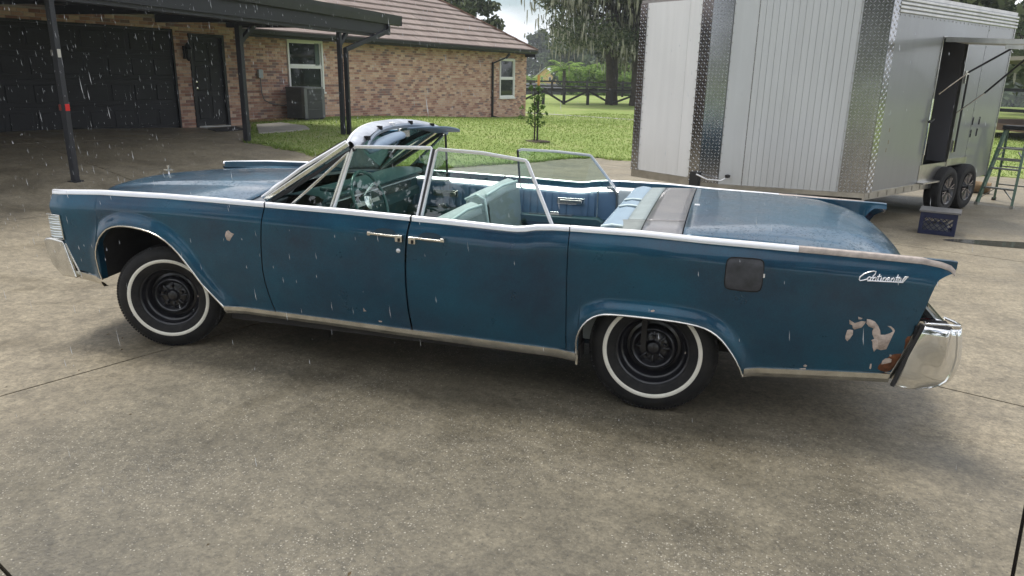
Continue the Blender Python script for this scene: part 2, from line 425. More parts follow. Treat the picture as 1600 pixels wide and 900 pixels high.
PATHC = mat('pale_concrete', (.34, .32, .28), .8, noise=(3, .15), bump=(40, .3, .005))
JOINT = mat('joint_dirt', (.028, .022, .016), .95, noise=(8, .4))

def grass_fn(m, t, b, tcn):
    o = nd(t, 'ShaderNodeNewGeometry').outputs['Position']
    n1 = nd(t, 'ShaderNodeTexNoise', {'Vector': o, 'Scale': .35, 'Detail': 8, 'Roughness': .7})
    n2 = nd(t, 'ShaderNodeTexNoise', {'Vector': o, 'Scale': 6., 'Detail': 8, 'Roughness': .8})
    a = nd(t, 'ShaderNodeMath', {0: n1.outputs[0], 1: n2.outputs[0]}, operation='ADD')
    h = nd(t, 'ShaderNodeMath', {0: a.outputs[0], 1: .5}, operation='MULTIPLY')
    r = nd(t, 'ShaderNodeValToRGB', {0: h.outputs[0]})
    e = r.color_ramp.elements
    e[0].position = .36; e[0].color = (.13, .18, .05, 1)
    e[1].position = .66; e[1].color = (.38, .35, .19, 1)
    x = e.new(.5); x.color = (.25, .32, .10, 1)
    t.links.new(r.outputs[0], b.inputs['Base Color'])
    bpn = nd(t, 'ShaderNodeBump', {'Height': n2.outputs[0], 'Strength': .8, 'Distance': .06})
    t.links.new(bpn.outputs[0], b.inputs['Normal'])
GRASS = mat('lawn', rough=.95, spec=.1, fn=grass_fn)

def sheet(name, xs, ys, dz, m, kind='structure', parent=None):
    P = [[(x, y, zg(x, y) + dz) for y in ys] for x in xs]
    return tag(MB().grid(P).build(name, m, parent, smooth=60), kind=kind)
# one large base sheet
def graded(lo, hi, n, inner):
    a = np.linspace(-1, 1, n); v = np.sign(a) * np.abs(a) ** 2.6
    return [float(lo * -min(q, 0) + hi * max(q, 0)) for q in v]
bs = sheet('ground', graded(-600, 600, 70, 0), graded(-500, 1400, 90, 0), -.12, GRASS)

drive = empty('driveway', (2.5, -1, 0)); drive['kind'] = 'structure'
ax, ay = .370, .929; bx, by = .929, -.370
O1 = (1.863, 1.582)
SLA, SLB = 4.744, 4.30
def slab(i, j):
    g = .007; pts = []
    # i along b, j along a
    n = 10
    for p in range(n + 1):
        row = []
        for q in range(n + 1):
            s = i * SLA + g + (SLA - 2 * g) * p / n; t_ = j * SLB + g + (SLB - 2 * g) * q / n
            x = O1[0] + bx * s + ax * t_; y = O1[1] + by * s + ay * t_
            row.append((x, y, zg(x, y)))
        pts.append(row)
    return pts
for i in range(-4, 4):
    for j in range(-3, 5):
        P = slab(i, j); cx = P[5][5][0]; cy = P[5][5][1]
        if cy > 17 or (cx < -1 and cy > 14): continue
        mb = MB().grid(P)
        n = 11
        rim = [P[0][k] for k in range(n)] + [P[k][n - 1] for k in range(1, n)] + [P[n - 1][k] for k in range(n - 2, -1, -1)] + [P[k][0] for k in range(n - 2, 0, -1)]
        low = [(x, y, z - .06) for x, y, z in rim]
        m_ = len(rim)
        mb.add(rim + low, [(k, (k + 1) % m_, m_ + (k + 1) % m_, m_ + k) for k in range(m_)])
        mb.build('concrete_slab', CONC, drive, smooth=40)
# dirt at the bottom of the joints
P = [[(x, y, zg(x, y) - .05) for y in np.linspace(-13, 18, 32)] for x in np.linspace(-22, 22, 45)]
MB().grid([[tuple(map(float, q)) for q in r] for r in P]).build('joint_bed', JOINT, drive)

# lawn lofted from the edge of the drive outwards
EDGE = [(-6.91, 11.18), (-5.6, 9.26), (-5.02, 8.23), (-4.12, 8.07), (-3.27, 7.84), (-2.1, 7.85), (-0.74, 8.31), (-0.25, 9.31), (.43, 10.28), (.9, 11.3), (1.55, 11.95),
        (2.34, 11.72), (4.5, 11.9), (7, 12.1), (9.58, 12.2), (10.06, 12.0), (13, 11.2), (18, 10)]
FAR = [(-8.6, 13.5), (-12, 40), (-14, 70), (-14, 90), (-13, 100), (-12, 110), (-10, 120), (-8, 120), (-5, 120), (-2, 120), (2, 120), (8, 120), (16, 110), (26, 100), (36, 90), (44, 80), (52, 60), (60, 30)]
def dens(pl, k):
    o_ = []
    for a, b_ in zip(pl, pl[1:]):
        for i in range(k): o_.append((a[0] + (b_[0] - a[0]) * i / k, a[1] + (b_[1] - a[1]) * i / k))
    return o_ + [pl[-1]]
Ee, Fe = dens(EDGE, 5), dens(FAR, 5)
P = []
for k, (a, b_) in enumerate(zip(Ee, Fe)):
    row = []
    jx = .05 * math.sin(k * 2.3) + .04 * math.sin(k * 5.1)
    for q in range(41):
        s = (q / 40) ** 2.2
        x = a[0] + (b_[0] - a[0]) * s; y = a[1] + jx * (1 - s) + (b_[1] - a[1]) * s
        row.append((x, y, zg(x, y) + (.022 if q else -.02)))
    P.append(row)
lawn = tag(MB().grid(P).build('lawn', GRASS, None, smooth=60), kind='structure')
# grass blades on the near lawn
rng = np.random.default_rng(3)
def inside(px, py, poly):
    c = False; n = len(poly); j = n - 1
    for i in range(n):
        xi, yi = poly[i]; xj, yj = poly[j]
        if (yi > py) != (yj > py) and px < (xj - xi) * (py - yi) / (yj - yi) + xi: c = not c
        j = i
    return c
lawn_poly = EDGE[:15] + [(10.06, 12.0), (22, 12), (22, 30), (-1, 34), (-3.8, 27), (-8.0, 11.8)]
walk_poly = [(-6.85, 11.21), (-6.74, 12.1), (-5.79, 11.73), (-5.35, 11.18), (-5.39, 10.58), (-5.6, 9.5)]
V = []
while len(V) < 4 * 60000:
    for _ in range(2000):
        x = random.uniform(-8.2, 14); y = 7.8 + 24 * random.random() ** 1.7
        if not inside(x, y, lawn_poly) or inside(x, y, walk_poly): continue
        u_ = (x - G0[0]) * NX + (y - G0[1]) * NY
        if u_ < -.95: continue
        z = zg(x, y) + .02; h = random.uniform(.015, .042); a = random.uniform(0, 6.28)
        wd = .006 + .0005 * y; dx, dy = math.cos(a) * wd, math.sin(a) * wd; lx, ly = random.gauss(0, .02), random.gauss(0, .02)
        V += [(x - dx, y - dy, z), (x + dx, y + dy, z), (x + lx + dx * .3, y + ly + dy * .3, z + h), (x + lx - dx * .3, y + ly - dy * .3, z + h)]
for a_, b2 in zip(EDGE[:14], EDGE[1:15]):
    ln_ = math.hypot(b2[0] - a_[0], b2[1] - a_[1])
    for _ in range(int(ln_ * 260)):
        s_ = random.random(); x = a_[0] + (b2[0] - a_[0]) * s_; y = a_[1] + (b2[1] - a_[1]) * s_
        cl_ = .5 + .5 * math.sin(x * 7.3) * math.sin(y * 5.1 + x * 2)
        y += .06 - random.random() ** 1.6 * .26 * cl_; z = zg(x, y); h = random.uniform(.02, .06); a = random.uniform(0, 6.28); wd = random.uniform(.008, .016)
        dx, dy = math.cos(a) * wd, math.sin(a) * wd; lx, ly = random.gauss(0, .03), random.gauss(-.015, .03)
        V += [(x - dx, y - dy, z), (x + dx, y + dy, z), (x + lx + dx * .3, y + ly + dy * .3, z + h), (x + lx - dx * .3, y + ly - dy * .3, z + h)]
gb = link('grass', np_mesh('grass', V, 4, GRASSB)); tag(gb, 'short green lawn grass growing beside the concrete drive', 'grass', kind='stuff')

# pale walkway tongue by the carport, the mat, and a distant path
def poly_sheet(name, poly, dz, th, m, label=None, cat=None, kind=None, parent=None):
    n = len(poly)
    t_ = [(x, y, zg(x, y) + dz) for x, y in poly]; b_ = [(x, y, zg(x, y) + dz - th) for x, y in poly]
    o = MB().add(t_ + b_, [tuple(range(n)), tuple(reversed(range(n, 2 * n)))] + [(i, (i + 1) % n, n + (i + 1) % n, n + i) for i in range(n)]).build(name, m, parent)
    return tag(o, label, cat, kind=kind)
poly_sheet('walkway', walk_poly, .045, .09, PATHC, kind='structure')
pth = [(-9.5, 31.6), (-3.98, 29.33), (.48, 27.01), (8, 23.2)]
pp = dens(pth, 6)
P = [[(x, y, zg(x, y) + .03), (x + .05, y + .45, zg(x, y + .45) + .03)] for x, y in pp]
tag(MB().grid(P).build('path', PATHC, None), kind='structure')
poly_sheet('door_mat', [(-7.02, 9.62), (-7.10, 10.75), (-6.42, 10.2), (-6.5, 9.25)], .016, .02, mat('mat_fibre', (.025, .025, .027), .95, noise=(60, .4)),
           'flat black door mat on the concrete before the dark entry door', 'door mat')
# puddle
def pud():
    pts = []
    for k in range(40):
        a = 2 * math.pi * k / 40
        rx, ry = 1.5 + .05 * math.sin(3 * a), .26 + .03 * math.sin(5 * a + 1)
        x0, y0 = rx * math.cos(a), ry * math.sin(a) * (1 + .25 * math.cos(a))
        th = R(2); pts.append((8.45 + x0 * math.cos(th) - y0 * math.sin(th), 4.93 + x0 * math.sin(th) + y0 * math.cos(th)))
    return pts
poly_sheet('puddle', pud(), .004, .002, mat('wet_concrete', (.055, .052, .045), .10, spec=.6, noise=(3, .2), bump=(7, .06, .01)), kind='structure')
PRIMER_PTS = {'blobs': [[(5.023, 0.57), (5.027, 0.602), (5.039, 0.606), (5.054, 0.605), (5.057, 0.582), (5.046, 0.556), (5.036, 0.541), (5.025, 0.554)], [(5.029, 0.658), (5.043, 0.646), (5.049, 0.639), (5.073, 0.65), (5.085, 0.657), (5.107, 0.656), (5.103, 0.643), (5.092, 0.623), (5.06, 0.608), (5.051, 0.615), (5.047, 0.631), (5.033, 0.635)], [(5.068, 0.678), (5.078, 0.676), (5.089, 0.672), (5.084, 0.666), (5.071, 0.665)], [(5.162, 0.429), (5.168, 0.43), (5.17, 0.41), (5.168, 0.399), (5.161, 0.403)], [(5.242, 0.494), (5.252, 0.491), (5.251, 0.482), (5.243, 0.483)], [(5.208, 0.644), (5.224, 0.644), (5.239, 0.633), (5.245, 0.622), (5.242, 0.609), (5.232, 0.626), (5.22, 0.638)], [(5.146, 0.56), (5.16, 0.57), (5.176, 0.567), (5.182, 0.525), (5.168, 0.497), (5.158, 0.522), (5.153, 0.551)], [(1.409, 0.844), (1.426, 0.854), (1.446, 0.84), (1.466, 0.833), (1.446, 0.81), (1.429, 0.784), (1.409, 0.791), (1.399, 0.818)], [(2.326, 0.44), (2.336, 0.424), (2.345, 0.419), (2.325, 0.414)], [(2.42, 0.366), (2.443, 0.364), (2.44, 0.356), (2.423, 0.356)], [(4.83, 0.359), (4.859, 0.365), (4.862, 0.358), (4.834, 0.353)], [(4.846, 0.378), (4.854, 0.386), (4.865, 0.381), (4.861, 0.371), (4.85, 0.371)], [(4.043, 0.615), (4.058, 0.62), (4.066, 0.615), (4.056, 0.609), (4.045, 0.609)]], 'strips': [([(5.109, 0.67), (5.127, 0.669), (5.149, 0.66), (5.165, 0.642), (5.179, 0.615), (5.184, 0.594), (5.204, 0.596), (5.225, 0.607), (5.238, 0.619), (5.245, 0.622)], [(5.111, 0.646), (5.123, 0.632), (5.147, 0.624), (5.143, 0.61), (5.146, 0.592), (5.158, 0.57), (5.17, 0.518), (5.198, 0.511), (5.222, 0.519), (5.244, 0.616)])], 'rust': [[(5.2, 0.406), (5.201, 0.424), (5.215, 0.445), (5.232, 0.469), (5.249, 0.49), (5.268, 0.499), (5.296, 0.504), (5.294, 0.483), (5.282, 0.454), (5.275, 0.426), (5.26, 0.403), (5.243, 0.392), (5.215, 0.395)], [(5.301, 0.534), (5.302, 0.561), (5.299, 0.579), (5.305, 0.598), (5.32, 0.603), (5.319, 0.579), (5.314, 0.557), (5.308, 0.535)]], 'pale': [[(5.212, 0.432), (5.214, 0.453), (5.225, 0.468), (5.243, 0.473), (5.256, 0.467), (5.256, 0.451), (5.24, 0.443), (5.227, 0.438)]]}
SCRIPT_STROKES = [[(5.104, 0.891), (5.114, 0.904), (5.117, 0.916), (5.104, 0.917), (5.084, 0.911), (5.065, 0.902), (5.048, 0.886), (5.044, 0.873), (5.049, 0.866), (5.065, 0.87), (5.085, 0.879)], [(5.084, 0.885), (5.091, 0.889), (5.097, 0.884), (5.095, 0.874), (5.085, 0.87), (5.079, 0.875), (5.084, 0.885)], [(5.097, 0.884), (5.104, 0.888)], [(5.108, 0.891), (5.105, 0.871)], [(5.108, 0.881), (5.116, 0.89), (5.121, 0.888), (5.118, 0.873)], [(5.135, 0.906), (5.128, 0.874), (5.135, 0.874)], [(5.125, 0.892), (5.143, 0.896)], [(5.145, 0.89), (5.141, 0.873), (5.147, 0.875)], [(5.154, 0.891), (5.151, 0.873)], [(5.153, 0.883), (5.161, 0.892), (5.166, 0.89), (5.163, 0.874)], [(5.173, 0.882), (5.181, 0.886), (5.18, 0.893), (5.174, 0.891), (5.169, 0.881), (5.175, 0.873), (5.184, 0.877)], [(5.191, 0.892), (5.188, 0.874)], [(5.19, 0.883), (5.198, 0.893), (5.203, 0.89), (5.2, 0.875)], [(5.218, 0.91), (5.21, 0.876), (5.217, 0.876)], [(5.208, 0.894), (5.227, 0.898)], [(5.232, 0.893), (5.223, 0.892), (5.218, 0.882), (5.222, 0.876), (5.229, 0.883), (5.233, 0.893), (5.23, 0.877), (5.235, 0.877)], [(5.259, 0.901), (5.247, 0.883), (5.242, 0.875), (5.237, 0.876), (5.243, 0.89), (5.252, 0.902), (5.264, 0.902)], [(5.082, 0.868), (5.107, 0.87), (5.157, 0.871), (5.206, 0.873), (5.243, 0.874)]]
# ------------------------------------------------------------------ the convertible
car = empty('convertible_car', (2.74, 0, 0), label='long teal blue four door convertible with its soft top gone, peeling paint and whitewall tyres', cat='car')
ZT = [(0, 1.008), (.2, 1.02), (.43, 1.033), (.93, 1.042), (1.31, 1.040), (1.68, 1.035), (2.2, 1.030), (2.68, 1.019), (2.9, 1.015), (3.18, 1.006), (3.27, 1.004), (3.33, 1.010),
      (3.39, 1.022), (3.48, 1.029), (3.6, 1.031), (3.95, 1.030), (4.3, 1.016), (4.9, 1.002), (5.2, .994), (5.33, .990), (5.41, .978), (5.455, .962), (5.475, .938)]
FA = [(.395, .44), (.385, .50), (.383, .592), (.39, .64), (.41, .692), (.437, .735), (.473, .771), (.51, .798), (.558, .818), (.61, .828), (.657, .831), (.72, .830), (.789, .823), (.86, .809), (.916, .789), (.97, .761), (1.018, .725), (1.06, .685), (1.099, .637), (1.155, .563), (1.21, .485), (1.275, .415), (1.34, .345)]
RA = [(3.650, .31), (3.645, .385), (3.650, .425), (3.663, .463), (3.683, .50), (3.708, .53), (3.738, .553), (3.77, .568), (3.80, .575), (3.84, .578), (3.90, .579), (3.955, .579), (4.03, .578), (4.109, .576), (4.18, .573), (4.235, .568), (4.29, .560), (4.333, .549), (4.365, .535), (4.395, .516), (4.425, .489), (4.452, .458), (4.48, .42), (4.503, .385), (4.53, .335), (4.548, .292)]
LOWL = [(-.1, .50), (.17, .468), (.385, .44)]
SILL = [(1.34, .350), (2.03, .341), (2.63, .331), (3.65, .318)]
LOWR = [(4.548, .332), (5.28, .388), (5.6, .42)]
def zlow(x):
    if x < .383: return interp(LOWL, x)
    if x <= 1.34: return interp(FA, x)
    if x < 3.65: return interp(SILL, x)
    if x <= 4.548: return interp(RA, x)
    return interp(LOWR, x)
def ztop(x): return interp(ZT, x)
def dist_arch(x, z):
    best = 9
    for pl in (FA, RA):
        if abs(x - pl[len(pl) // 2][0]) > .85: continue
        for (a, b_), (c, d) in zip(pl, pl[1:]):
            ex, ez = c - a, d - b_; l2 = ex * ex + ez * ez
            t = max(0, min(1, ((x - a) * ex + (z - b_) * ez) / l2))
            best = min(best, math.hypot(x - a - ex * t, z - b_ - ez * t))
    return best
def half(x):
    w_ = .985 - .052 * ss(3.4, 5.5, x) - .02 * (1 - ss(0, .9, x))
    return w_ - .03 * (1 - ss(-.06, .12, x))
def ybody(x, z):
    zt = ztop(x); w_ = half(x)
    t = (zt - z)
    y = w_ - .033 * (1 - ss(0, .15, t)) ** 1.5
    y -= .040 * ss(.25, .75, t) * ss(.2, .9, t) * 1.0
    d = dist_arch(x, z)
    y += .030 * (1 - ss(0, .085, d))
    return y
def panel(name, xl, xr, side, nx=40, nv=26, mt=None, parent=None, extra=()):
    x0, x1 = xl(.7), xr(.7); wl_ = .27 if name == 'front_fender' else .45; wr_ = .33 if name == 'front_fender' else .5
    us = sorted(set([i / nx for i in range(nx + 1)] + [(e - x0) / (x1 - x0) for e in extra if x0 < e < x1]))
    rows = []
    for u in us:
        xm = x0 + (x1 - x0) * u; a = zlow(xm); b_ = ztop(xm); row = []
        for k in range(nv + 1):
            v = k / nv; v = 1 - (1 - v) ** (1.0 if name != 'quarter_panel' else 1.45)
            z = a + (b_ - a) * v
            xa, xb = xl(z), xr(z)
            x = xm + (xa - x0) * (1 - ss(0, wl_, xm - x0)) + (xb - x1) * (1 - ss(0, wr_, x1 - xm))
            if k == 0: z = zlow(x) if abs(x - xm) < .02 else a
            row.append((x, side * ybody(x, z), z))
        # return: over the top and a short way down inside
        x, y, z = row[-1]
        row += [(x, side * (half(x) - .050), z + .002), (x, side * (half(x) - .068), z - .004), (x, side * (half(x) - .072), z - .05 * (1 - .6 * ss(5.36, 5.42, x))), (x, side * (half(x) - .082), z - (.05 if 1.5 < x < 3.6 else .05 + .10 * ss(3.8, 5.2, x)) * (1 - .75 * ss(5.30, 5.40, x)))]
        # lower lip
        x, y, z = row[0]
        row = [(x, y - side * .05, z - .002)] + row
        rows.append(row)
    return MB().grid(rows).build(name, mt or PAINT, parent or car, smooth=50, fix=True)
DL1 = [(.30, 1.705), (.347, 1.699), (.40, 1.683), (.458, 1.671), (.54, 1.656), (.623, 1.649), (.787, 1.654), (.90, 1.665), (1.032, 1.681), (1.1, 1.69)]
DL2 = [(.30, 2.640), (.348, 2.637), (.45, 2.625), (.555, 2.619), (.70, 2.617), (.789, 2.620), (.90, 2.628), (.987, 2.640), (1.05, 2.650)]
DL3 = [(.30, 3.585), (.43, 3.582), (.76, 3.577), (1.03, 3.577), (1.1, 3.577)]
nose = lambda z: interp([(.40, .20), (.47, .172), (.6, .12), (.68, .085), (.76, .05), (.85, .0), (.90, -.018), (.95, -.010), (.985, .0), (1.01, .022)], z)
tail = lambda z: interp([(.33, 5.245), (.387, 5.262), (.50, 5.295), (.60, 5.320), (.686, 5.345), (.754, 5.363), (.82, 5.376), (.869, 5.388), (.897, 5.402), (.914, 5.425), (.926, 5.450), (.935, 5.470), (.96, 5.474), (1.0, 5.474)], z)
g_ = .0035
fax = [p[0] for p in FA]; rax = [p[0] for p in RA]
L1 = lambda z: interp(DL1, z); L2 = lambda z: interp(DL2, z); L3 = lambda z: interp(DL3, z)
def chrome_strip(x0, x1, side, parent, mt, n=24):
    rows = []
    xs = [x0 + (x1 - x0) * i / n for i in range(n + 1)]
    for x in xs:
        zt = ztop(x); yo = ybody(x, zt - .026) + .004; h = half(x)
        prof = [(yo - .006, zt - .027), (yo - .001, zt - .024), (h - .028, zt + .0), (h - .034, zt + .005), (h - .054, zt + .005), (h - .060, zt - .002), (h - .066, zt - .014)]
        rows.append([(x, side * a, b_) for a, b_ in prof])
    MB().grid(rows).build('trim_strip', mt, parent, smooth=60)
def arc_trim(pl, side, off=.004, r=.0065, mt=CHROME_D):
    pts = [(x, side * (ybody(x, z) + off - .004), z - .004) for x, z in pl]
    return MB().tube(pts, r, 6).build('arch_trim', mt, None, smooth=60)
def sill_trim(x0, x1, dz0, dz1, side, parent):
    rows = []; n = 20
    for i in range(n + 1):
        x = x0 + (x1 - x0) * i / n; z = zlow(x); d = dz0 + (dz1 - dz0) * i / n; y = ybody(x, z)
        prof = [(y + .001, z + .004), (y + .010, z + .001), (y + .008, z - .5 * d), (y - .010, z - d), (y - .05, z - d - .004)]
        rows.append([(x, side * a, b_) for a, b_ in prof])
    MB().grid(rows).build('rocker_trim', CHROME_D, parent, smooth=30)

for side in (-1, 1):
    sg = side
    fender = panel('front_fender', nose, lambda z: L1(z) - g_, sg, 60, 26, extra=fax)
    chrome_strip(.004, 1.676, sg, fender, STRIP, 40)
    at = arc_trim(FA, sg); at.parent = fender
    sill_trim(.16, .392, .055, .055, sg, fender)
    fd = panel('front_door', lambda z: L1(z) + g_, lambda z: L2(z) - g_ * 1.6, sg, 24, 26)
    chrome_strip(1.686, 2.640, sg, fd, STRIP)
    rd = panel('rear_door', lambda z: L2(z) + g_ * 1.6, lambda z: L3(z) - g_ * .7, sg, 40, 26, extra=(3.2, 3.24, 3.27, 3.3, 3.33, 3.36, 3.39, 3.42, 3.45, 3.48))
    chrome_strip(2.652, 3.574, sg, rd, STRIP, 50)
    qp = panel('quarter_panel', lambda z: L3(z) + g_ * .7, tail, sg, 70, 44, extra=rax)
    chrome_strip(3.580, 4.75, sg, qp, STRIP, 30)
    chrome_strip(4.751, 5.470, sg, qp, STRIP_W, 34)
    at = arc_trim(RA, sg); at.parent = qp
    MB().beam((3.650, sg * .955, .245), (3.648, sg * .965, .41), .03, .012).build('arch_cap', CHROME_D, qp)
    sill_trim(4.552, 5.262, .053, .053, sg, qp)
    # fin closing plate and bright tail edge
    te = [(tail(z), z) for z in (.36, .387, .45, .50, .56, .60, .64, .686)]
    MB().grid([[(x + .002, sg * (ybody(x, z) + .006), z), (x + .030, sg * (ybody(x, z) + .004), z), (x + .034, sg * (ybody(x, z) - .03), z)] for x, z in te]).build('tail_edge_trim', CHROME_D, qp, smooth=40)
    zs = [.50, .6, .7, .8, .87, .9, .914, .926, .935, .948, .957]
    MB().grid([[(tail(z) - .003, sg * (ybody(tail(z), z) - .002), z), (tail(z) + .004, sg * (half(5.4) - .035), z), (tail(z) - .004, sg * (half(5.4) - .07), z)] for z in zs]).build('fin_edge', CHROME_D if sg < 0 else CHROME, qp, smooth=50)
    # rocker under the doors
    sill_trim(1.345, 3.648, .048, .056, sg, fd)
    B((1.35, min(sg * .80, sg * .925), .25), (3.66, max(sg * .80, sg * .925), .345)).build('rocker', UNDER, car)
    # wheel arch liners
    for pl, hub in ((FA, .87), (RA, 4.07)):
        rows = [[(x, sg * (ybody(x, z) - .035), z), (x + (.0), sg * .50, z + .03)] for x, z in pl]
        MB().grid(rows).build('wheel_arch_liner', UNDER, car, smooth=60)
    B((.30, min(sg * .50, sg * .47), .30), (1.40, max(sg * .50, sg * .47), .93)).build('wheel_arch_liner', UNDER, car)
    B((3.60, min(sg * .50, sg * .47), .25), (4.60, max(sg * .50, sg * .47), .85)).build('wheel_arch_liner', UNDER, car)

# underbody pan, firewall, trunk box
B((.35, -.47, .28), (5.2, .47, .34)).build('floor_pan', UNDER, car)
B((1.40, -.85, .24), (3.60, .85, .315)).build('floor_pan', UNDER, car)
B((4.56, -.90, .34), (5.24, .90, .44)).build('floor_pan', UNDER, car)
B((.16, -.86, .45), (.30, .86, .93)).build('radiator_support', UNDER, car)
B((1.40, -.90, .32), (1.46, .90, .95)).build('firewall', UNDER, car)
B((3.99, -.86, .34), (4.02, .86, .93)).build('bulkhead', UNDER, car)
for x in (.87, 4.07): MB().tube([(x, -.7, .35), (x, .7, .35)], .045, 10).build('axle', UNDER, car, smooth=50)
MB().tube([(.37, -.72, .40), (.44, -.60, .37), (.60, -.52, .36)], .02, 6).build('stabiliser_bar', UNDER, car)

# hood and fender tops
def hz(x, Y):
    a = abs(Y); c = interp([(-.1, .955), (0, .972), (.18, 1.005), (.45, 1.036), (.80, 1.058), (1.13, 1.074), (1.6, 1.084)], x)
    if a < .40: z = c - .016 * (a / .40) ** 2
    elif a < .46: z = c - .016 - .018 * (a - .40) / .06
    else: z = c - .034 - .052 * ((a - .46) / .44) ** 1.2
    nose_r = ss(.10, -.06, x) if False else (1 - ss(-.08, .12, x))
    return z - .055 * nose_r ** 2
def hx(x, Y):
    a = abs(Y); return x - .07 * (1 - ss(0, .80, a)) * (1 - x / 1.5)
xs = [-.06, -.05, -.035, -.01, .02, .06, .10] + [.10 + 1.36 * i / 26 for i in range(1, 27)]
ys = [-.80 + 1.6 * i / 64 for i in range(65)]
rows = [[(hx(x, Y) + (.10 * (1 - (Y / .8) ** 2) * 0 if x > 1.4 else 0), Y, hz(x, Y)) for Y in ys] for x in xs]
hood = MB().grid(rows).build('hood', PAINT_W, car, smooth=24, solid=.012)
for sg in (-1, 1):
    rows = [[(max(.004, x), sg * Y, hz(x, Y) * (1 - t) + (ztop(x) - .035) * t) for Y, t in ((.806, 0), (.83, .1), (.86, .3), (.895, .8), (half(x) - .068, 1))] for x in xs + [1.50, 1.56, 1.62, 1.70]]
    MB().grid(rows).build('fender_top', PAINT_W, car, smooth=50)
# cowl with vents
rows = [[(1.462 + (.30 * (abs(Y) / .92) ** 2.2) * t + .04 * t, Y, hz(1.46, Y) - .004 - .012 * t) for t in (0, .25, .5, .75, 1)] for Y in [-.9 + 1.8 * i / 40 for i in range(41)]]
cowl = MB().grid(rows).build('cowl', mat('grey_cowl', (.075, .085, .10), .4, coat=.3, noise=(30, .3)), car, smooth=50)
# hood ornament: upright star in a frame on a small base
orn = MB().lathe([(.0, 0), (.016, 0), (.014, .012), (.006, .02), (.005, .038), (0, .038)], 16, 'z', (.172, 0, .998)).build('hood_ornament', STRIP, hood, smooth=50)
MB().beam((.130, 0, 1.048), (.215, 0, 1.048), .009, .008).beam((.172, 0, 1.025), (.172, 0, 1.080), .008, .009).beam((.172, -.03, 1.048), (.172, .03, 1.048), .008, .008).beam((.160, 0, 1.079), (.186, 0, 1.079), .007, .006).build('ornament_star', CHROME_D, hood)
# front face: grille, headlamps, bumper
gr_ = B((-.02, -.78, .60), (.05, .78, .90)).build('grille_shell', DARK, car)
for k in range(33):
    y = -.56 + 1.12 * k / 32; B((-.045, y - .004, .63), (-.02, y + .004, .87)).build('grille_bar', CHROME, gr_)
for z in (.62, .75, .88): B((-.05, -.78, z - .01), (-.02, .78, z + .01)).build('grille_frame', CHROME, gr_)
for sg in (-1, 1):
    for y in (.66, .84):
        h_ = MB().lathe([(.0, -.075), (.05, -.070), (.075, -.05), (.085, -.03), (.088, 0)], 24, 'x', (.03, sg * y, .77)).build('headlight', LENS, car, smooth=60)
        MB().lathe([(.088, -.04), (.10, -.035), (.10, 0), (.088, 0)], 24, 'x', (.03, sg * y, .77)).build('headlight_ring', CHROME, h_, smooth=40)
    # wraparound corner lamp with ribs
    lamp = MB()
    zs = [.694 + .152 * i / 40 for i in range(41)]
    rows = []
    for i, z in enumerate(zs):
        rib = .0045 * abs(math.sin(math.pi * i / 40 * 9))
        x1 = interp([(.68, .100), (.847, .090)], z); y0 = ybody(.06, z) + .012 + rib
        rows.append([(x1 + .002, sg * (y0 - .03), z), (x1, sg * y0, z), (.03, sg * (y0 - .002), z), (-.012, sg * (y0 - .012), z), (-.034, sg * (y0 - .045), z), (-.036, sg * (y0 - .12), z)])
    lm = lamp.grid(rows).build('corner_lamp', LENS, car, smooth=25)
    yb = ybody(.06, .77) + .013
    MB().tube([(-.02, sg * (yb - .01), .851), (.094, sg * yb, .851), (.104, sg * yb, .688), (.02, sg * yb, .688)], .006, 6).build('lamp_frame', CHROME_D, lm)
    MB().tube([(.107, sg * (yb - .005), .66), (.135, sg * (yb - .009), .58), (.175, sg * (yb - .018), .47)], .008, 6).build('nose_edge_trim', CHROME_D, car)
    # bumper end
    yo = .975
    poly = [(-.060, .672), (-.045, .690), (.0, .694), (.098, .680), (.112, .650), (.178, .424), (.055, .431), (-.015, .50), (-.050, .60)]
    bp = MB(); n = len(poly)
    a_ = [(x, sg * (yo + .012), z) for x, z in poly]; b2 = [(x * .8 + .01, sg * (yo - .15), z) for x, z in poly]
    bp.add(a_ + b2, [tuple(range(n)), tuple(reversed(range(n, 2 * n)))] + [(i, (i + 1) % n, n + (i + 1) % n, n + i) for i in range(n)])
    bp.build('front_bumper_end', CHROME_D, car, bevel=.014, seg=3)
MB().prism([(-.07, .50), (-.08, .60), (-.055, .69), (.02, .69), (.02, .44), (-.04, .44)], 1, -.83, .83).build('front_bumper', CHROME, car, bevel=.012, seg=3)

# deck: rear shelf panel, weathered top cover, trunk lid
def dz(x, Y):
    c = interp([(3.7, 1.022), (3.9, 1.034), (4.2, 1.046), (4.7, 1.055), (5.0, 1.040), (5.16, 1.010), (5.25, .975), (5.31, .93), (5.345, .88), (5.36, .80), (5.365, .72)], x)
    f = (abs(Y) / .88)
    return c - (.022 + .035 * ss(4.1, 5.1, x)) * f ** 2.4 - .012 * ss(.86, 1, f)
def deck(name, xa, xb, ya, yb, mt, nx=14, ny=40, curve=0, **k):
    rows = []
    for i in range(nx + 1):
        row = []
        for j in range(ny + 1):
            Y = ya + (yb - ya) * j / ny
            f = abs(Y) / .88
            x0 = xa + curve * (1 - 0) * (f ** 4) * 0 ; x = x0 + (xb - x0) * i / nx
            row.append((x, Y, dz(x, Y)))
        rows.append(row)
    return MB().grid(rows).build(name, mt, car, smooth=60, solid=.010, **k)
deck('shelf_panel', 3.845, 3.945, -.60, .84, mat('pale_weathered_vinyl', (.24, .285, .285), .5, noise=(8, .12), bump=(80, .3, .002)), 4)
deck('shelf_panel', 3.80, 3.945, -.885, -.606, mat('grubby_pale_panel', (.19, .21, .20), .55, noise=(9, .2), bump=(80, .3, .002)), 4, 12)
deck('top_cover', 3.951, 4.166, -.612, .86, GREYP, 6)
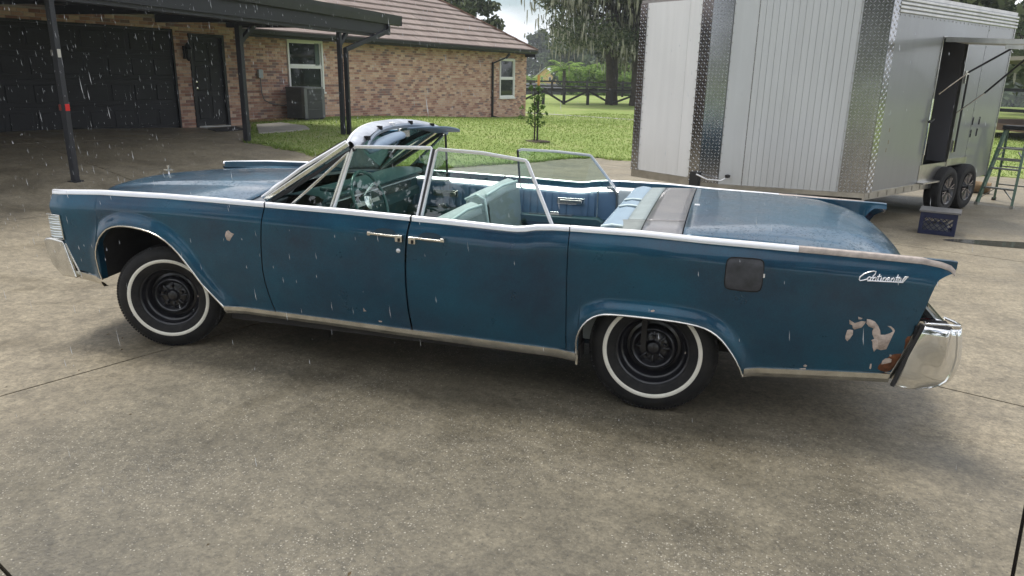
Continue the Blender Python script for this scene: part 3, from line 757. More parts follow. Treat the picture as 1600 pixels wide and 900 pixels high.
deck('top_cover', 3.951, 4.166, -.888, -.618, GREYP, 6, 12)
rows = []
xs = [4.172 + (5.0 - 4.172) * i / 18 for i in range(19)] + [5.05, 5.10, 5.15, 5.19, 5.22, 5.25, 5.275, 5.295, 5.31, 5.325, 5.338, 5.348, 5.355, 5.36, 5.365]
for x in xs:
    row = []
    for j in range(61):
        f = -1 + 2 * j / 60; Y = .872 * f
        k = ss(5.0, 5.365, x)
        row.append((x - .26 * k * max(0, abs(f)) ** 6 * 0 - .0 , Y * (1 - .02 * k), dz(x - .0, Y) - .05 * k * abs(f) ** 5))
    rows.append(row)
trunk = MB().grid(rows).build('trunk_lid', PAINT_W, car, smooth=50, solid=.008)
B((4.193, -.12, 1.050), (4.225, -.07, 1.056)).build('trunk_badge', STRIP, trunk, bevel=.002)
for sg in (-1, 1):     # body strip between trunk lid and fender blades
    rows = [[(x, sg * .876, dz(x, .876) - .004), (x, sg * (half(x) - .078), ztop(x) - .045 - .07 * ss(4, 5.2, x))] for x in [3.70 + 1.62 * i / 30 for i in range(31)]]
    MB().grid(rows).build('deck_gutter', PAINT, car, smooth=50)
# rear face: panel, lamps, bumper
rp_ = MB().grid([[(interp([(.42, 5.26), (.66, 5.33), (.80, 5.345), (.90, 5.33)], z) - .01, Y, z) for Y in (-.87, -.5, 0, .5, .87)] for z in (.42, .55, .66, .73, .80, .88)]).build('rear_panel', PAINT, car, smooth=50)
for k in range(40):
    y = -.74 + 1.48 * k / 39; B((5.335, y - .006, .70), (5.352, y + .006, .80)).build('rear_grille_bar', CHROME, rp_)
for sg in (-1, 1):
    MB().lathe([(0, 0.06), (.05, .055), (.085, .03), (.09, 0)], 24, 'x', (5.33, sg * .78, .745)).build('tail_lamp', mat('red_lens', (.30, .01, .01), .2, coat=.5), rp_, smooth=60)
    # bumper end: a curved chrome shell with a raised pad, wrapping round the corner
    def bxl(z): return interp([(.331, 5.292), (.50, 5.322), (.668, 5.372)], z)
    def bxr(z): return interp([(.331, 5.40), (.345, 5.46), (.365, 5.50), (.40, 5.530), (.45, 5.549), (.52, 5.556), (.60, 5.548), (.668, 5.536)], z)
    zs = [.331, .336, .345, .358, .375, .40, .43, .46, .485, .50, .515, .54, .57, .60, .63, .655, .664, .668]
    rows = []
    for z in zs:
        xl_, xr_ = bxl(z), bxr(z); row = [(xl_ + .004, sg * .90, z)]
        tk = .022 * (1 - ss(.331, .40, z)) + .010 * ss(.655, .668, z)
        for k in range(22):
            u_ = k / 21; x = xl_ + (xr_ - .035 - xl_) * u_
            pad = ss(.46, .56, z - .35 * (5.47 - x)) * (max(0, (x - xl_)) / .13 if x < 5.466 else max(0, 1 - (x - 5.466) / .016)) * .026
            y = .956 + .022 * math.sin(math.pi * min(1, u_ * .75 + .05)) - tk + min(pad, .030)
            row.append((x, sg * y, z))
        y1 = .956 + .018 - tk
        for k in range(1, 9):
            a_ = math.pi / 2 * k / 8; row.append((xr_ - .035 + .035 * math.sin(a_), sg * (y1 - .045 + .045 * math.cos(a_)), z))
        row.append((xr_ - .002, sg * .80, z)); rows.append(row)
    MB().grid(rows).build('rear_bumper_end', CHROME, car, smooth=42, solid=.004)
    # rolled lip round the open top of the bumper end
    lip = [(5.372, sg * .950, .678), (5.40, sg * .966, .685), (5.47, sg * .967, .687), (5.515, sg * .955, .684), (5.530, sg * .925, .680), (5.520, sg * .87, .677), (5.49, sg * .80, .675)]
    MB().tube(lip, .0065, 8).build('bumper_lip', CHROME, car, smooth=60)
    B((5.33, min(sg * .80, sg * .95), .55), (5.50, max(sg * .80, sg * .95), .66)).build('bumper_recess', DARK, car)
    MB().beam((5.36, sg * .945, .672), (5.272, sg * .950, .335), .016, .022, (0, 1, 0)).build('bumper_gap', BLACK, car)
MB().prism([(5.34, .42), (5.34, .655), (5.44, .668), (5.505, .655), (5.53, .55), (5.51, .42), (5.42, .37)], 1, -.81, .81).build('rear_bumper', CHROME, car, bevel=.016, seg=4)
MB().grid([[(5.375, Y, .80), (5.40, Y, .73), (5.46, Y, .68)] for Y in (-.84, -.4, 0, .4, .84)]).build('rear_valance', CHROME, car, smooth=60)

# door handles, locks, badges, filler door, patches of bare primer (near side); plain handles on the far side
def surf(x, z, off=.002, side=-1): return (x, side * (ybody(x, z) + off), z)
for sg in (-1, 1):
    for x0, x1, kx, z0, par in ((2.392, 2.612, 2.592, .905, 'f'), (2.652, 2.872, 2.675, .900, 'r')):
        hd = MB()
        hd.beam(surf(x0, z0 + .010, .030, sg), surf(x1, z0 + .004, .030, sg), .010, .013)
        h = hd.build('door_handle', CHROME_D, car, bevel=.003)
        xb = x0 + .012 if par == 'f' else x1 - .012
        MB().beam(surf(xb, z0 + .009, 0, sg), surf(xb, z0 + .009, .036, sg), .020, .022).build('handle_mount', CHROME_D, h, bevel=.003)
        MB().beam(surf(kx, z0 - .006, 0, sg), surf(kx, z0 - .006, .036, sg), .044, .040).build('handle_mount', CHROME_D, h, bevel=.003)
        MB().beam(surf(kx + .004, z0 - .012, .034, sg), surf(kx + .004, z0 - .012, .039, sg), .014, .020).build('push_button', DARK, h)
        cx = (x0 + x1) / 2 + (-.010 if par == 'f' else .012)
        # shallow recess behind the grip, its shade painted in as one darker blue
        n = 20; ring = []; mid = []
        for k in range(n):
            a = 2 * math.pi * k / n; ca = math.copysign(abs(math.cos(a)) ** .7, math.cos(a)); sa = math.sin(a)
            ring.append(surf(cx + .068 * ca, z0 + .012 + .028 * sa, .0025, sg)); mid.append(surf(cx + .056 * ca, z0 + .014 + .020 * sa, -.0 + .0012, sg))
        MB().add(ring + mid + [surf(cx, z0 + .012, .0015, sg)], [(k, (k + 1) % n, n + (k + 1) % n, n + k) for k in range(n)] + [(n + k, n + (k + 1) % n, 2 * n) for k in range(n)]).build('handle_recess', mat('recess_shade', (.006, .030, .05), .4), h, smooth=60)
    MB().lathe([(0, -.006), (.010, -.006), (.013, -.003), (.014, .002)], 20, 'y', (2.575, 0, 0)).build('key_lock', STRIP, car, smooth=50).location = (0, sg * (ybody(2.575, .82)) , .82)
def patch(name, pts, mt, off=.0012, parent=None):
    c_ = (sum(p[0] for p in pts) / len(pts), sum(p[1] for p in pts) / len(pts)); n = len(pts)
    outer = [surf(x, z, 0) for x, z in pts]; top = [surf(c_[0] + (x - c_[0]) * .97, c_[1] + (z - c_[1]) * .97, off) for x, z in pts]
    mid = [surf(c_[0] + (x - c_[0]) * .5, c_[1] + (z - c_[1]) * .5, off) for x, z in pts]
    v = outer + top + mid + [surf(*c_, off)]
    f = []
    for i in range(n):
        j = (i + 1) % n; f += [(i, j, n + j, n + i), (n + i, n + j, 2 * n + j, 2 * n + i), (2 * n + i, 2 * n + j, 3 * n)]
    return MB().add(v, f).build(name, mt, parent or car, smooth=60)
def strip_patch(name, up, lo, mt, off=.0012):
    n = min(len(up), len(lo))
    return MB().grid([[surf(*up[i], 0), surf(up[i][0], up[i][1] - .001, off), surf((up[i][0] + lo[i][0]) / 2, (up[i][1] + lo[i][1]) / 2, off), surf(lo[i][0], lo[i][1] + .001, off), surf(*lo[i], 0)] for i in range(n)]).build(name, mt, car, smooth=60)
PX = PRIMER_PTS
for pts in PX['blobs']: patch('bare_primer_patch', pts, PRIMER)
for up, lo in PX['strips']: strip_patch('bare_primer_patch', up, lo, PRIMER)
for pts in PX['rust']: patch('rust_patch', pts, RUST)
patch('bare_primer_patch', PX['pale'][0], PRIMER, .0022)
fx = [4.407, 4.410, 4.416, 4.430, 4.46, 4.50, 4.54, 4.572, 4.585, 4.590, 4.592]
ft = [.895, .915, .926, .933, .935, .935, .935, .933, .926, .915, .90]; fb_ = [.80, .782, .772, .766, .764, .762, .762, .764, .772, .785, .80]
GF = mat('grey_filler', (.040, .042, .048), .55, noise=(16, .5))
fl = MB().grid([[surf(x, zt_ - (zt_ - zb_) * k / 8, .0030 if 0 < k < 8 else 0) for k in range(9)] for x, zt_, zb_ in zip(fx, ft, fb_)]).build('fuel_filler_door', GF, car, smooth=60)
MB().tube([surf(x, z, .002) for x, z in zip(fx, ft)] + [surf(x, z, .002) for x, z in reversed(list(zip(fx, fb_)))], .0030, 5, closed=True).build('filler_gap', DARK, fl)
MB().beam(surf(4.597, .842, .004), surf(4.597, .862, .004), .006, .008).build('filler_catch', STRIP, fl)
# script lettering on the quarter
SCR = SCRIPT_STROKES
sb = MB()
for st in SCR:
    sb.tube([surf(x, z, .004) for x, z in st], .0030, 5)
sb.build('continental_script', STRIP, car, smooth=60)

# wheels
def wheel(loc, steer, side, sc=1):
    prof = [(0, -.022), (.030, -.022), (.036, -.016), (.040, -.002), (.052, .004), (.075, .0), (.092, .012), (.100, .004), (.108, -.018), (.118, -.024), (.128, -.020), (.136, .004), (.142, .018), (.158, .022), (.168, .010), (.172, -.010), (.182, -.018), (.190, -.024), (.198, -.046), (.206, -.060), (.213, -.062), (.216, -.054), (.212, .0), (.190, .08), (.0, .09)]
    prof = [(r_ * .955, h_) for r_, h_ in prof]
    whl = MB().lathe(prof, 56).build('wheel', WHEELM, car, smooth=50)
    whl.location = loc; whl.scale = (sc, sc, sc); whl.rotation_euler = (0, 0, steer if side < 0 else math.pi + steer)
    tp = [(.195, -.050), (.204, -.066), (.214, -.072), (.235, -.081), (.252, -.0865), (.275, -.0895), (.298, -.0885), (.318, -.082), (.335, -.070), (.347, -.056), (.354, -.045), (.3545, -.040), (.3545, .04), (.346, .056), (.32, .085), (.28, .09), (.23, .075), (.205, .05)]
    ty = MB().lathe(tp, 72); t_ = ty.build('tyre', TYRE, whl, smooth=50)
    # tread: shoulder blocks
    tb = MB(); nb = 110
    for k in range(nb):
        a = 2 * math.pi * k / nb
        for (y0, y1, r0, r1) in ((-.062, -.040, .342, .3575), (-.034, .034, .350, .3575), (.040, .062, .342, .3575)):
            da = .0225
            pts = []
            for (aa, rr_, yy) in ((a - da, r0, y0), (a + da, r0, y0), (a + da, r0, y1), (a - da, r0, y1), (a - da, r1, y0 + .004), (a + da, r1, y0 + .004), (a + da, r1, y1), (a - da, r1, y1)):
                pts.append((rr_ * math.cos(aa), yy, rr_ * math.sin(aa)))
            tb.add(pts, [(0, 3, 2, 1), (4, 5, 6, 7), (0, 1, 5, 4), (1, 2, 6, 5), (2, 3, 7, 6), (3, 0, 4, 7)])
    tb.build('tread_blocks', TYRE, whl, kind='stuff')
    MB().lathe([(.251, -.0855), (.254, -.0895), (.263, -.0915), (.272, -.0918), (.275, -.0885)], 96).build('whitewall', WHITEWALL, whl, smooth=60)
    # embossed ridge nearest the rim and lug lobes
    for k in range(5):
        a = 2 * math.pi * k / 5 + .3; c_ = (math.cos(a) * .067, math.sin(a) * .067)
        MB().lathe([(0, -.026), (.008, -.026), (.010, -.022), (.0115, .004)], 10, 'y', (c_[0], 0, c_[1])).build('wheel_nut', WHEELM, whl, smooth=50)
    for k in range(8):
        a = 2 * math.pi * k / 8
        MB().tube([(math.cos(a) * .050, -.001, math.sin(a) * .050), (math.cos(a) * .07, -.008, math.sin(a) * .07), (math.cos(a) * .094, .004, math.sin(a) * .094)], [.006, .009, .006], 6).build('wheel_rib', WHEELM, whl, smooth=60)
    B((.176, -.036, -.004), (.183, -.020, .004)).build('balance_weight', STRIP_W, whl)
    MB().lathe([(.0, 0), (.15, 0), (.15, .02), (0, .02)], 24, 'y', (0, .06, 0)).build('brake_drum', UNDER, whl)
wheel((.845, -.857, .340), R(19), -1, .972)
wheel((.845, .82, .340), R(19), 1, .972)
wheel((4.060, -.828, .350), 0, -1)
wheel((4.060, .828, .350), 0, 1)

# windshield, pillars, header, sun visors
def wsb(f): return Vector((1.60 - .20 * (1 - abs(f) ** 2.2), f * .80, 1.030 + .045 * (1 - f * f)))
def wst(f): return Vector((2.155 - .11 * (1 - abs(f) ** 2.2), f * .715, 1.385 + .085 * (1 - abs(f) ** 2.5)))
fs_ = [-1 + 2 * i / 28 for i in range(29)]
rows = [[tuple(wsb(f).lerp(wst(f), t) + Vector((-.02, 0, .02)) * math.sin(math.pi * t)) for t in (0, .25, .5, .75, 1)] for f in fs_]
ws = MB().grid(rows).build('windshield', GLASS, car, smooth=60)
MB().tube([tuple(wsb(f) + Vector((-.01, 0, .004))) for f in fs_], .013, 8).build('windshield_seal', STRIP, ws, smooth=60)
for sg in (-1, 1):
    a, b_ = wsb(sg), wst(sg)
    MB().beam(a + Vector((.0, sg * .018, .0)), b_ + Vector((0, sg * .02, .01)), .050, .030).build('a_pillar', CHROME_D, car, bevel=.008)
    MB().tube([a + Vector((-.025, sg * .02, .015)), a.lerp(b_, .5) + Vector((-.03, sg * .028, .03)), b_ + Vector((-.02, sg * .022, .02))], .011, 8).build('pillar_trim', STRIP, car, smooth=60)
    MB().beam(a + Vector((.045, sg * .012, .0)), b_ + Vector((.03, sg * .010, -.02)), .04, .022).build('pillar_seal', BLACK, car)
# curved header: cross-section lofted along the top edge
rows = []
for f in [-1.03 + 2.06 * i / 40 for i in range(41)]:
    c_ = wst(max(-1, min(1, f))); y = f * .715
    k = .5 + .5 * (1 - abs(f) ** 8)
    pr = [(-.028, .0), (-.022, .016), (.0, .024), (.035, .023), (.075, .010), (.088, -.004), (.085, -.022), (.05, -.026), (.0, -.024), (-.028, 0)]
    rows.append([(c_.x + a * k, y, c_.z + b_) for a, b_ in pr])
hdr = MB().grid(rows).build('windshield_header', mat('header_metal', (.48, .50, .54), .32, .7, noise=(9, .25)), car, smooth=50)
MB().tube([tuple(wst(f) + Vector((-.026, 0, .010))) for f in fs_], .010, 8).build('header_trim', STRIP, hdr, smooth=60)
rows = [[(wst(f).x + .088, f * .68, wst(f).z - .002), (wst(f).x + .098, f * .68, wst(f).z - .014), (wst(f).x + .090, f * .68, wst(f).z - .034)] for f in fs_]
MB().grid(rows).build('header_gasket', mat('blue_grey_plastic', (.20, .24, .30), .4), hdr, smooth=60)
for f in (-.82, -.42, -.1, .3, .72):
    c_ = wst(f); B((c_.x + .066, c_.y - .016, c_.z - .012), (c_.x + .099, c_.y + .016, c_.z + .014)).build('header_latch', DARK if f not in (-.1,) else STRIP, hdr, bevel=.003)
VIS = mat('visor_vinyl', (.15, .21, .29), .5, noise=(8, .06))
def visor(y0, y1, x0, x1, z0, z1, nm='sun_visor'):
    rows = []
    for i in range(9):
        t = i / 8; y = y0 + (y1 - y0) * t
        e = .02 * (abs(2 * t - 1) ** 6)
        q_ = .085 * (y * y) / .5; rows.append([(x0 + e, y, z0 - q_), (x0 + (x1 - x0) * .5, y, (z0 + z1) / 2 + .004 - q_), (x1 - e * 1.5, y, z1 - q_)])
    MB().grid(rows).build(nm, VIS, car, smooth=60, solid=.012)
visor(-.64, -.10, 2.185, 2.27, 1.425, 1.400)
visor(.06, .62, 2.16, 2.40, 1.435, 1.452)
MB().box((2.13, -.03, 1.372), (2.15, .17, 1.418)).tube([(2.13, .07, 1.40), (2.10, .05, 1.45)], .006, 6).build('rear_view_mirror', CHROME_D, car)

# side glass, inclined inwards
def gy(z, side): return side * (.858 - (z - 1.0) * .33)
def pane(name, poly, side, frame_idx, fr=.0075, parent=None, frame_mt=STRIP):
    pl = [(x, gy(z, side), z) for x, z in poly]
    p_ = MB().add(pl, [tuple(range(len(pl)))]).build(name, GLASS, parent or car, fix=True)
    for seg in frame_idx:
        MB().tube([pl[i] for i in seg], fr, 6, flat=1.5).build('glass_frame', frame_mt, p_, smooth=50)
    return p_
pane('front_side_glass', [(2.092, 1.0), (2.176, 1.362), (2.196, 1.378), (2.682, 1.392), (2.693, 1.380), (2.642, .985)], -1, [(0, 1, 2, 3, 4, 5)])
pane('vent_glass', [(1.80, 1.015), (2.155, 1.345), (2.070, 1.008)], -1, [(0, 1), (2, 1), (0, 2)], .007, frame_mt=CHROME_D)
pane('rear_side_glass', [(2.668, .985), (2.718, 1.375), (2.732, 1.386), (3.0, 1.378), (3.262, 1.348), (3.275, 1.338), (3.465, .995)], -1, [(0, 1, 2, 3, 4, 5, 6)])
MB().beam((2.658, gy(.985, -1), .985), (2.705, gy(1.385, -1), 1.385), .012, .022).build('glass_seal', BLACK, car)
pane('rear_side_glass', [(2.80, .985), (2.80, 1.245), (2.82, 1.255), (3.1, 1.252), (3.36, 1.235), (3.372, 1.226), (3.555, .985)], 1, [(1, 2, 3, 4, 5, 6)])
MB().beam((2.79, gy(.985, 1), .985), (2.79, gy(1.25, 1), 1.25), .012, .020).build('glass_seal', BLACK, car)
pane('vent_glass', [(1.80, 1.015), (2.185, 1.345), (2.165, 1.008)], 1, [(0, 1), (0, 2)], .008, frame_mt=CHROME_D)
MB().beam((2.172, gy(1.0, 1), 1.0), (2.205, gy(1.37, 1), 1.37), .016, .024).build('vent_post', BLACK, car)
# belt mouldings inside the blades
for sg in (-1, 1):
    rows = [[(x, sg * (half(x) - .084), ztop(x) - .045), (x, sg * (half(x) - .10), ztop(x) - .040), (x, sg * (half(x) - .118), ztop(x) - .044), (x, sg * .832, ztop(x) - .075)] for x in [1.62 + 2.1 * i / 30 for i in range(31)]]
    MB().grid(rows).build('belt_moulding', STRIP if sg > 0 else mat('belt_rubber', (.10, .15, .17), .4), car, smooth=50)
    # inner door trim
    for nm, xa, xb in (('front_door_trim', 1.62, 2.635), ('rear_door_trim', 2.66, 3.575)):
        rows = []
        n = 140
        for i in range(n + 1):
            x = xa + (xb - xa) * i / n
            pl = .0
            if nm == 'rear_door_trim' and 2.72 < x < 3.42 or nm == 'front_door_trim' and 1.75 < x < 2.56:
                ph = ((x - xa) / .0585) % 1; pl = .006 * (math.sin(math.pi * ph) ** .4) - .006 * (ph < .05 or ph > .95)
            zt = ztop(x) - .07
            rows.append([(x, sg * (.835), zt), (x, sg * (.812 - pl * .3), zt - .010), (x, sg * (.800 - pl), zt - .035), (x, sg * (.795 - pl), zt - .22), (x, sg * (.80 - pl), .76), (x, sg * .79, .755), (x, sg * .79, .34)])
        dt = MB().grid(rows).build(nm, VINYL_B if sg > 0 else VINYL_B, car, smooth=35)
        xh = xa + .46
        MB().prism([(xh, .850), (xh + .215, .850), (xh + .215, .900), (xh, .900)], 1, sg * .772, sg * .798).build('pull_frame', CHROME, dt, bevel=.004)
        MB().prism([(xh + .02, .860), (xh + .195, .860), (xh + .195, .886), (xh + .02, .886)], 1, sg * .766, sg * .774).build('pull_recess', CHROME_D, dt, bevel=.004)
        # armrest
        ar = MB().prism([(xa + .12, .70), (xb - .10, .70), (xb - .07, .735), (xb - .12, .765), (xa + .14, .765), (xa + .08, .735)], 1, sg * .70, sg * .80).build('armrest', VINYL_D, dt, bevel=.015, seg=3)
        MB().prism([(xa + .25, .766), (xb - .32, .766), (xb - .32, .774), (xa + .25, .774)], 1, sg * .715, sg * .785).build('armrest_plate', CHROME_D, ar)
        MB().prism([(xb - .50, .774), (xb - .43, .774), (xb - .43, .792), (xb - .50, .792)], 1, sg * .735, sg * .775).build('window_switch', CHROME, ar, bevel=.004)
    MB().tube([(3.435, sg * .785, .99), (3.435, sg * .785, .75)], .007, 6).build('trim_bead', CHROME_D, car)
    MB().tube([(3.50, sg * .80, 1.0), (3.56, sg * .79, .98), (3.585, sg * .79, .94), (3.59, sg * .79, .70)], .010, 6).build('door_seal', mat('grey_rubber', (.11, .13, .14), .6), car, smooth=60)
    B((3.50, min(sg * .79, sg * .84), .982), (3.56, max(sg * .79, sg * .84), 1.004)).build('glass_guide', CHROME, car, bevel=.005)
    rows = [[(x, sg * (half(x) - .10), ztop(x) - .05), (x, sg * .80, ztop(x) - .055), (x, sg * .79, ztop(x) - .08), (x, sg * .79, .34)] for x in [3.59 + .30 * i / 8 for i in range(9)]]
    MB().grid(rows).build('rear_side_trim', VINYL if sg > 0 else VINYL, car, smooth=50)

# dashboard and steering wheel
pr = [(1.62, 1.02), (1.72, 1.065), (1.86, 1.075), (1.95, 1.070), (1.985, 1.05), (1.975, 1.03), (1.93, 1.015), (1.925, .93), (1.95, .91), (1.95, .86), (1.90, .84), (1.86, .70)]
rows = [[(x + .02 * math.cos(Y * 1.8), Y, z) for x, z in pr] for Y in [-.79 + 1.58 * i / 24 for i in range(25)]]
dash = MB().grid(rows).build('dashboard', VINYL_D, car, smooth=40)
for k in range(9):
    z = .935 + k * .008
    B((1.945, -.05, z), (1.955, .62, z + .003)).build('dash_bar', CHROME_D, dash)
B((1.965, -.72, 1.012), (1.995, .72, 1.020)).build('dash_trim', STRIP, dash)
B((1.955, -.66, .86), (1.985, -.12, .872)).build('dash_trim', STRIP, dash)
B((1.95, -.62, .925), (1.962, -.16, 1.0)).build('instrument_panel', DARK, dash)
B((1.86, -.62, 1.070), (1.97, -.30, 1.098)).build('instrument_hood', VINYL_D, dash, bevel=.012, seg=3)
for k, (y, z) in enumerate(((-.70, .92), (-.70, .89), (.0, .89), (.08, .89), (-.06, .89))):
    MB().lathe([(0, .03), (.010, .028), (.012, 0)], 12, 'x', (1.96, y, z)).build('dash_knob', CHROME, dash, smooth=50)
sc_ = Vector((2.10, -.38, .985)); ax_ = Vector((.93, 0, .37)).normalized()
e1 = Vector((0, 1, 0)); e2 = ax_.cross(e1).normalized()
sw_m = mat('wheel_rim_plastic', (.035, .11, .11), .25, coat=.4)
sw = MB().tube([sc_ + e1 * .205 * math.cos(a) + e2 * .205 * math.sin(a) for a in [2 * math.pi * k / 48 for k in range(48)]], .0115, 10, closed=True).build('steering_wheel', sw_m, car, smooth=60)
MB().beam(sc_ - e1 * .185 - ax_ * .02, sc_ + e1 * .185 - ax_ * .02, .030, .012, ax_).build('horn_bar', CHROME, sw, bevel=.004)
MB().tube([sc_ - ax_ * .05, sc_ - ax_ * .012, sc_ - ax_ * .004], [.05, .052, .035], 20).build('wheel_hub', CHROME, sw, smooth=50)
MB().tube([sc_ - ax_ * .05, sc_ - ax_ * .34], .034, 14).build('steering_column', sw_m, sw, smooth=50)
MB().tube([sc_ - ax_ * .10 , sc_ - ax_ * .08 + e1 * .08 + Vector((0, 0, .07)), sc_ - ax_ * .06 + e1 * .12 + Vector((.02, 0, .12))], [.007, .007, .011], 8).build('shift_lever', CHROME, sw, smooth=60)

# seats
def cushion(name, poly, y0, y1, mt, parent=None, bev=.045, mid=0):
    return MB().prism(poly, 1, y0, y1).build(name, mt, parent or car, bevel=bev, seg=5)
for y0, y1, top in ((-.74, -.11, .985), (-.07, .76, 1.035)):
    sb_ = cushion('front_seat_back', [(2.58, .52), (2.66, top - .03), (2.73, top), (2.80, top - .012), (2.86, .50), (2.70, .46)], y0, y1, VINYL)
    MB().tube([(2.80, y0 + .03, top - .02), (2.80, (y0 + y1) / 2, top - .004), (2.80, y1 - .03, top - .02)], .010, 8).build('seat_piping', VINYL_L, sb_, smooth=60)
    MB().tube([(2.66, y0 - .002, top - .05), (2.74, y0 - .004, top - .012), (2.80, y0 - .002, top - .04), (2.83, y0, top - .22)], .009, 8).build('seat_piping', VINYL_L, sb_, smooth=60)
    rows = [[(2.822 + (.0), y0 + .03, top - .07), (2.826, (y0 + y1) / 2, top - .06), (2.822, y1 - .03, top - .07)], [(2.872, y0 + .03, .50), (2.882, (y0 + y1) / 2, .50), (2.872, y1 - .03, .50)]]
    MB().grid(rows).build('seat_back_panel', VINYL_G, sb_)
    cushion('front_seat_cushion', [(2.10, .50), (2.12, .60), (2.20, .635), (2.62, .60), (2.70, .46), (2.12, .42)], y0, y1, VINYL)
cushion('front_armrest', [(2.52, .70), (2.70, .74), (2.74, .92), (2.68, .93), (2.58, .80)], -.12, -.06, VINYL, bev=.012)
for y0, y1 in ((-.80, -.14), (-.12, .12), (.14, .80)):
    rs_ = cushion('rear_seat_back', [(3.60, .62), (3.70, 1.005), (3.78, 1.028), (3.865, 1.020), (3.90, .60)], y0, y1, mat('sky_blue_vinyl', (.24, .33, .41), .38, noise=(6, .08), bump=(60, .15, .004)), bev=.04)
    MB().tube([(3.72, y0 + .02, 1.012), (3.78, y0 + .01, 1.026), (3.84, y0 + .01, 1.022)], .007, 8).build('seat_piping', VINYL_L, rs_, smooth=60)
    cushion('rear_seat_cushion', [(3.20, .45), (3.20, .60), (3.28, .635), (3.66, .60), (3.70, .44)], y0, y1, VINYL_B)
B((1.46, -.80, .315), (3.70, .80, .335)).build('carpet', CARPET, car)
B((3.50, -.82, .93), (3.60, -.62, .948)).build('rear_sill_plate', DARK, car)
# ------------------------------------------------------------------ brick house with garage (local frame: x along the wall, -y towards the drive)
HB = (G0[0], G0[1], 0)
house = empty('brick_house', HB, PH, 'long single storey brick house with brown tile roof, dark garage door and white framed windows', 'house', world=False)
BR_COLS = [tuple(min(.6, q * m) for q, m in zip(c, (1.50, 1.40, 1.46))) for c in [(.31, .20, .145), (.25, .145, .105), (.36, .25, .175), (.40, .285, .20), (.33, .22, .155), (.20, .115, .088), (.37, .265, .195), (.29, .175, .13), (.42, .31, .225), (.17, .12, .105), (.345, .235, .17)]]
BRICK = mat('brick_clay', rough=.9, var=BR_COLS, noise=(25, .12))
MORT = mat('mortar', (.45, .40, .35), .95, noise=(12, .15))
BLACKP = mat('black_paint', (.009, .010, .014), .5, noise=(6, .2))
BLACKD = mat('black_door_paint', (.006, .0065, .010), .6, noise=(5, .2))
DARKB = mat('dark_soffit', (.010, .011, .015), .8)
WHITEP = mat('white_vinyl', (.74, .74, .72), .45, noise=(5, .06))
def hl(x, y):       # house local -> world
    return (G0[0] + DX * x - NX * y, G0[1] + DY * x - NY * y)
# backing walls
def wallbox(name, x0, x1, y, z1, holes, mt, parent, th=.16):
    """wall slab on plane y (front face), extending inwards, with rectangular holes, cut as a grid of boxes"""
    xs = sorted({x0, x1, *[h[0] for h in holes], *[h[1] for h in holes]}); mb = MB()
    for a, b_ in zip(xs, xs[1:]):
        cuts = sorted([(h[2], h[3]) for h in holes if h[0] <= a + 1e-6 and h[1] >= b_ - 1e-6])
        z = -.3
        for c0, c1 in cuts:
            if c0 > z: mb.box((a, y, z), (b_, y + th, c0))
            z = c1
        if z < z1: mb.box((a, y, z), (b_, y + th, z1))
    return mb.build(name, mt, parent)
GH = [(-5.6, -1.40, -.3, 2.61), (-.98, -.02, -.3, 2.55)]
W1H = [(2.89, 4.26, 1.19, 2.62), (14.33, 15.54, .84, 2.40)]
gwall = wallbox('garage_wall', -12, .45, .02, 2.86, GH, MORT, house)
mwall = wallbox('wall', .45, 16.6, 1.02, 2.84, W1H, MORT, house)
rwall = B((.30, .18, -.2), (.45, 1.02, 2.86)).build('return_wall', MORT, house)
B((16.44, 1.18, -.5), (16.6, 9.5, 2.7)).build('end_wall', MORT, house)
B((-12, .2, .35), (.3, 9, .44)).build('slab', MORT, house)
# bricks: nearest 300 in view as single objects, the rest joined
BL, BHt, JN = .200, .062, .011
cam2 = Vector((4.35, -4.79))
bricks = []
def lay(x0, x1, z0, z1, y, holes, along='x', parent=None):
    n = 0; z = z0
    while z < z1 - .03:
        off = (n % 2) * (BL + JN) / 2; x = x0 - off
        while x < x1:
            a = max(x, x0); b_ = min(x + BL, x1); zz1 = min(z + BHt, z1)
            segs = [(a, b_)]
            for h in holes:
                if z + BHt > h[2] + .01 and z < h[3] - .01:
                    ns = []
                    for s in segs:
                        if s[1] <= h[0] or s[0] >= h[1]: ns.append(s)
                        else:
                            if s[0] < h[0]: ns.append((s[0], h[0]))
                            if s[1] > h[1]: ns.append((h[1], s[1]))
                    segs = ns
            for s in segs:
                if s[1] - s[0] > .03: bricks.append((s[0], s[1], z, zz1, y, along, parent))
            x += BL + JN
        z += BHt + JN; n += 1
lay(-9.0, .455, .45, 2.60, .02, GH, parent=gwall)
z_lint = 2.60
lay(-9.0, .455, 2.612, 2.86, .02, [(-.98, -.02, -.3, 2.0)], parent=gwall)
lay(.46, 16.6, -.12, 2.66, 1.02, W1H, parent=mwall)
lay(.06, 1.0, .45, 2.75, .455, [], 'y', rwall)
def bkey(b):
    x = (b[0] + b[1]) / 2
    if b[5] == 'y': P_ = hl(.46, x)
    else: P_ = hl(x, b[4])
    vis = b[5] == 'x' and not (x < -6.5) and b[3] - b[2] > .05 and b[1] - b[0] > .15
    hid = (b[4] > .5 and x < 1.5)
    return (0 if vis and not hid else 1, (Vector(P_) - cam2).length - (.0 if x < .6 else 3.0 if 1.5 < x < 2.8 else 0))
bricks.sort(key=bkey)
bm_ = MB().box((-BL / 2, -.009, -BHt / 2), (BL / 2, .01, BHt / 2)).mesh('brick', BRICK)
rest = {}
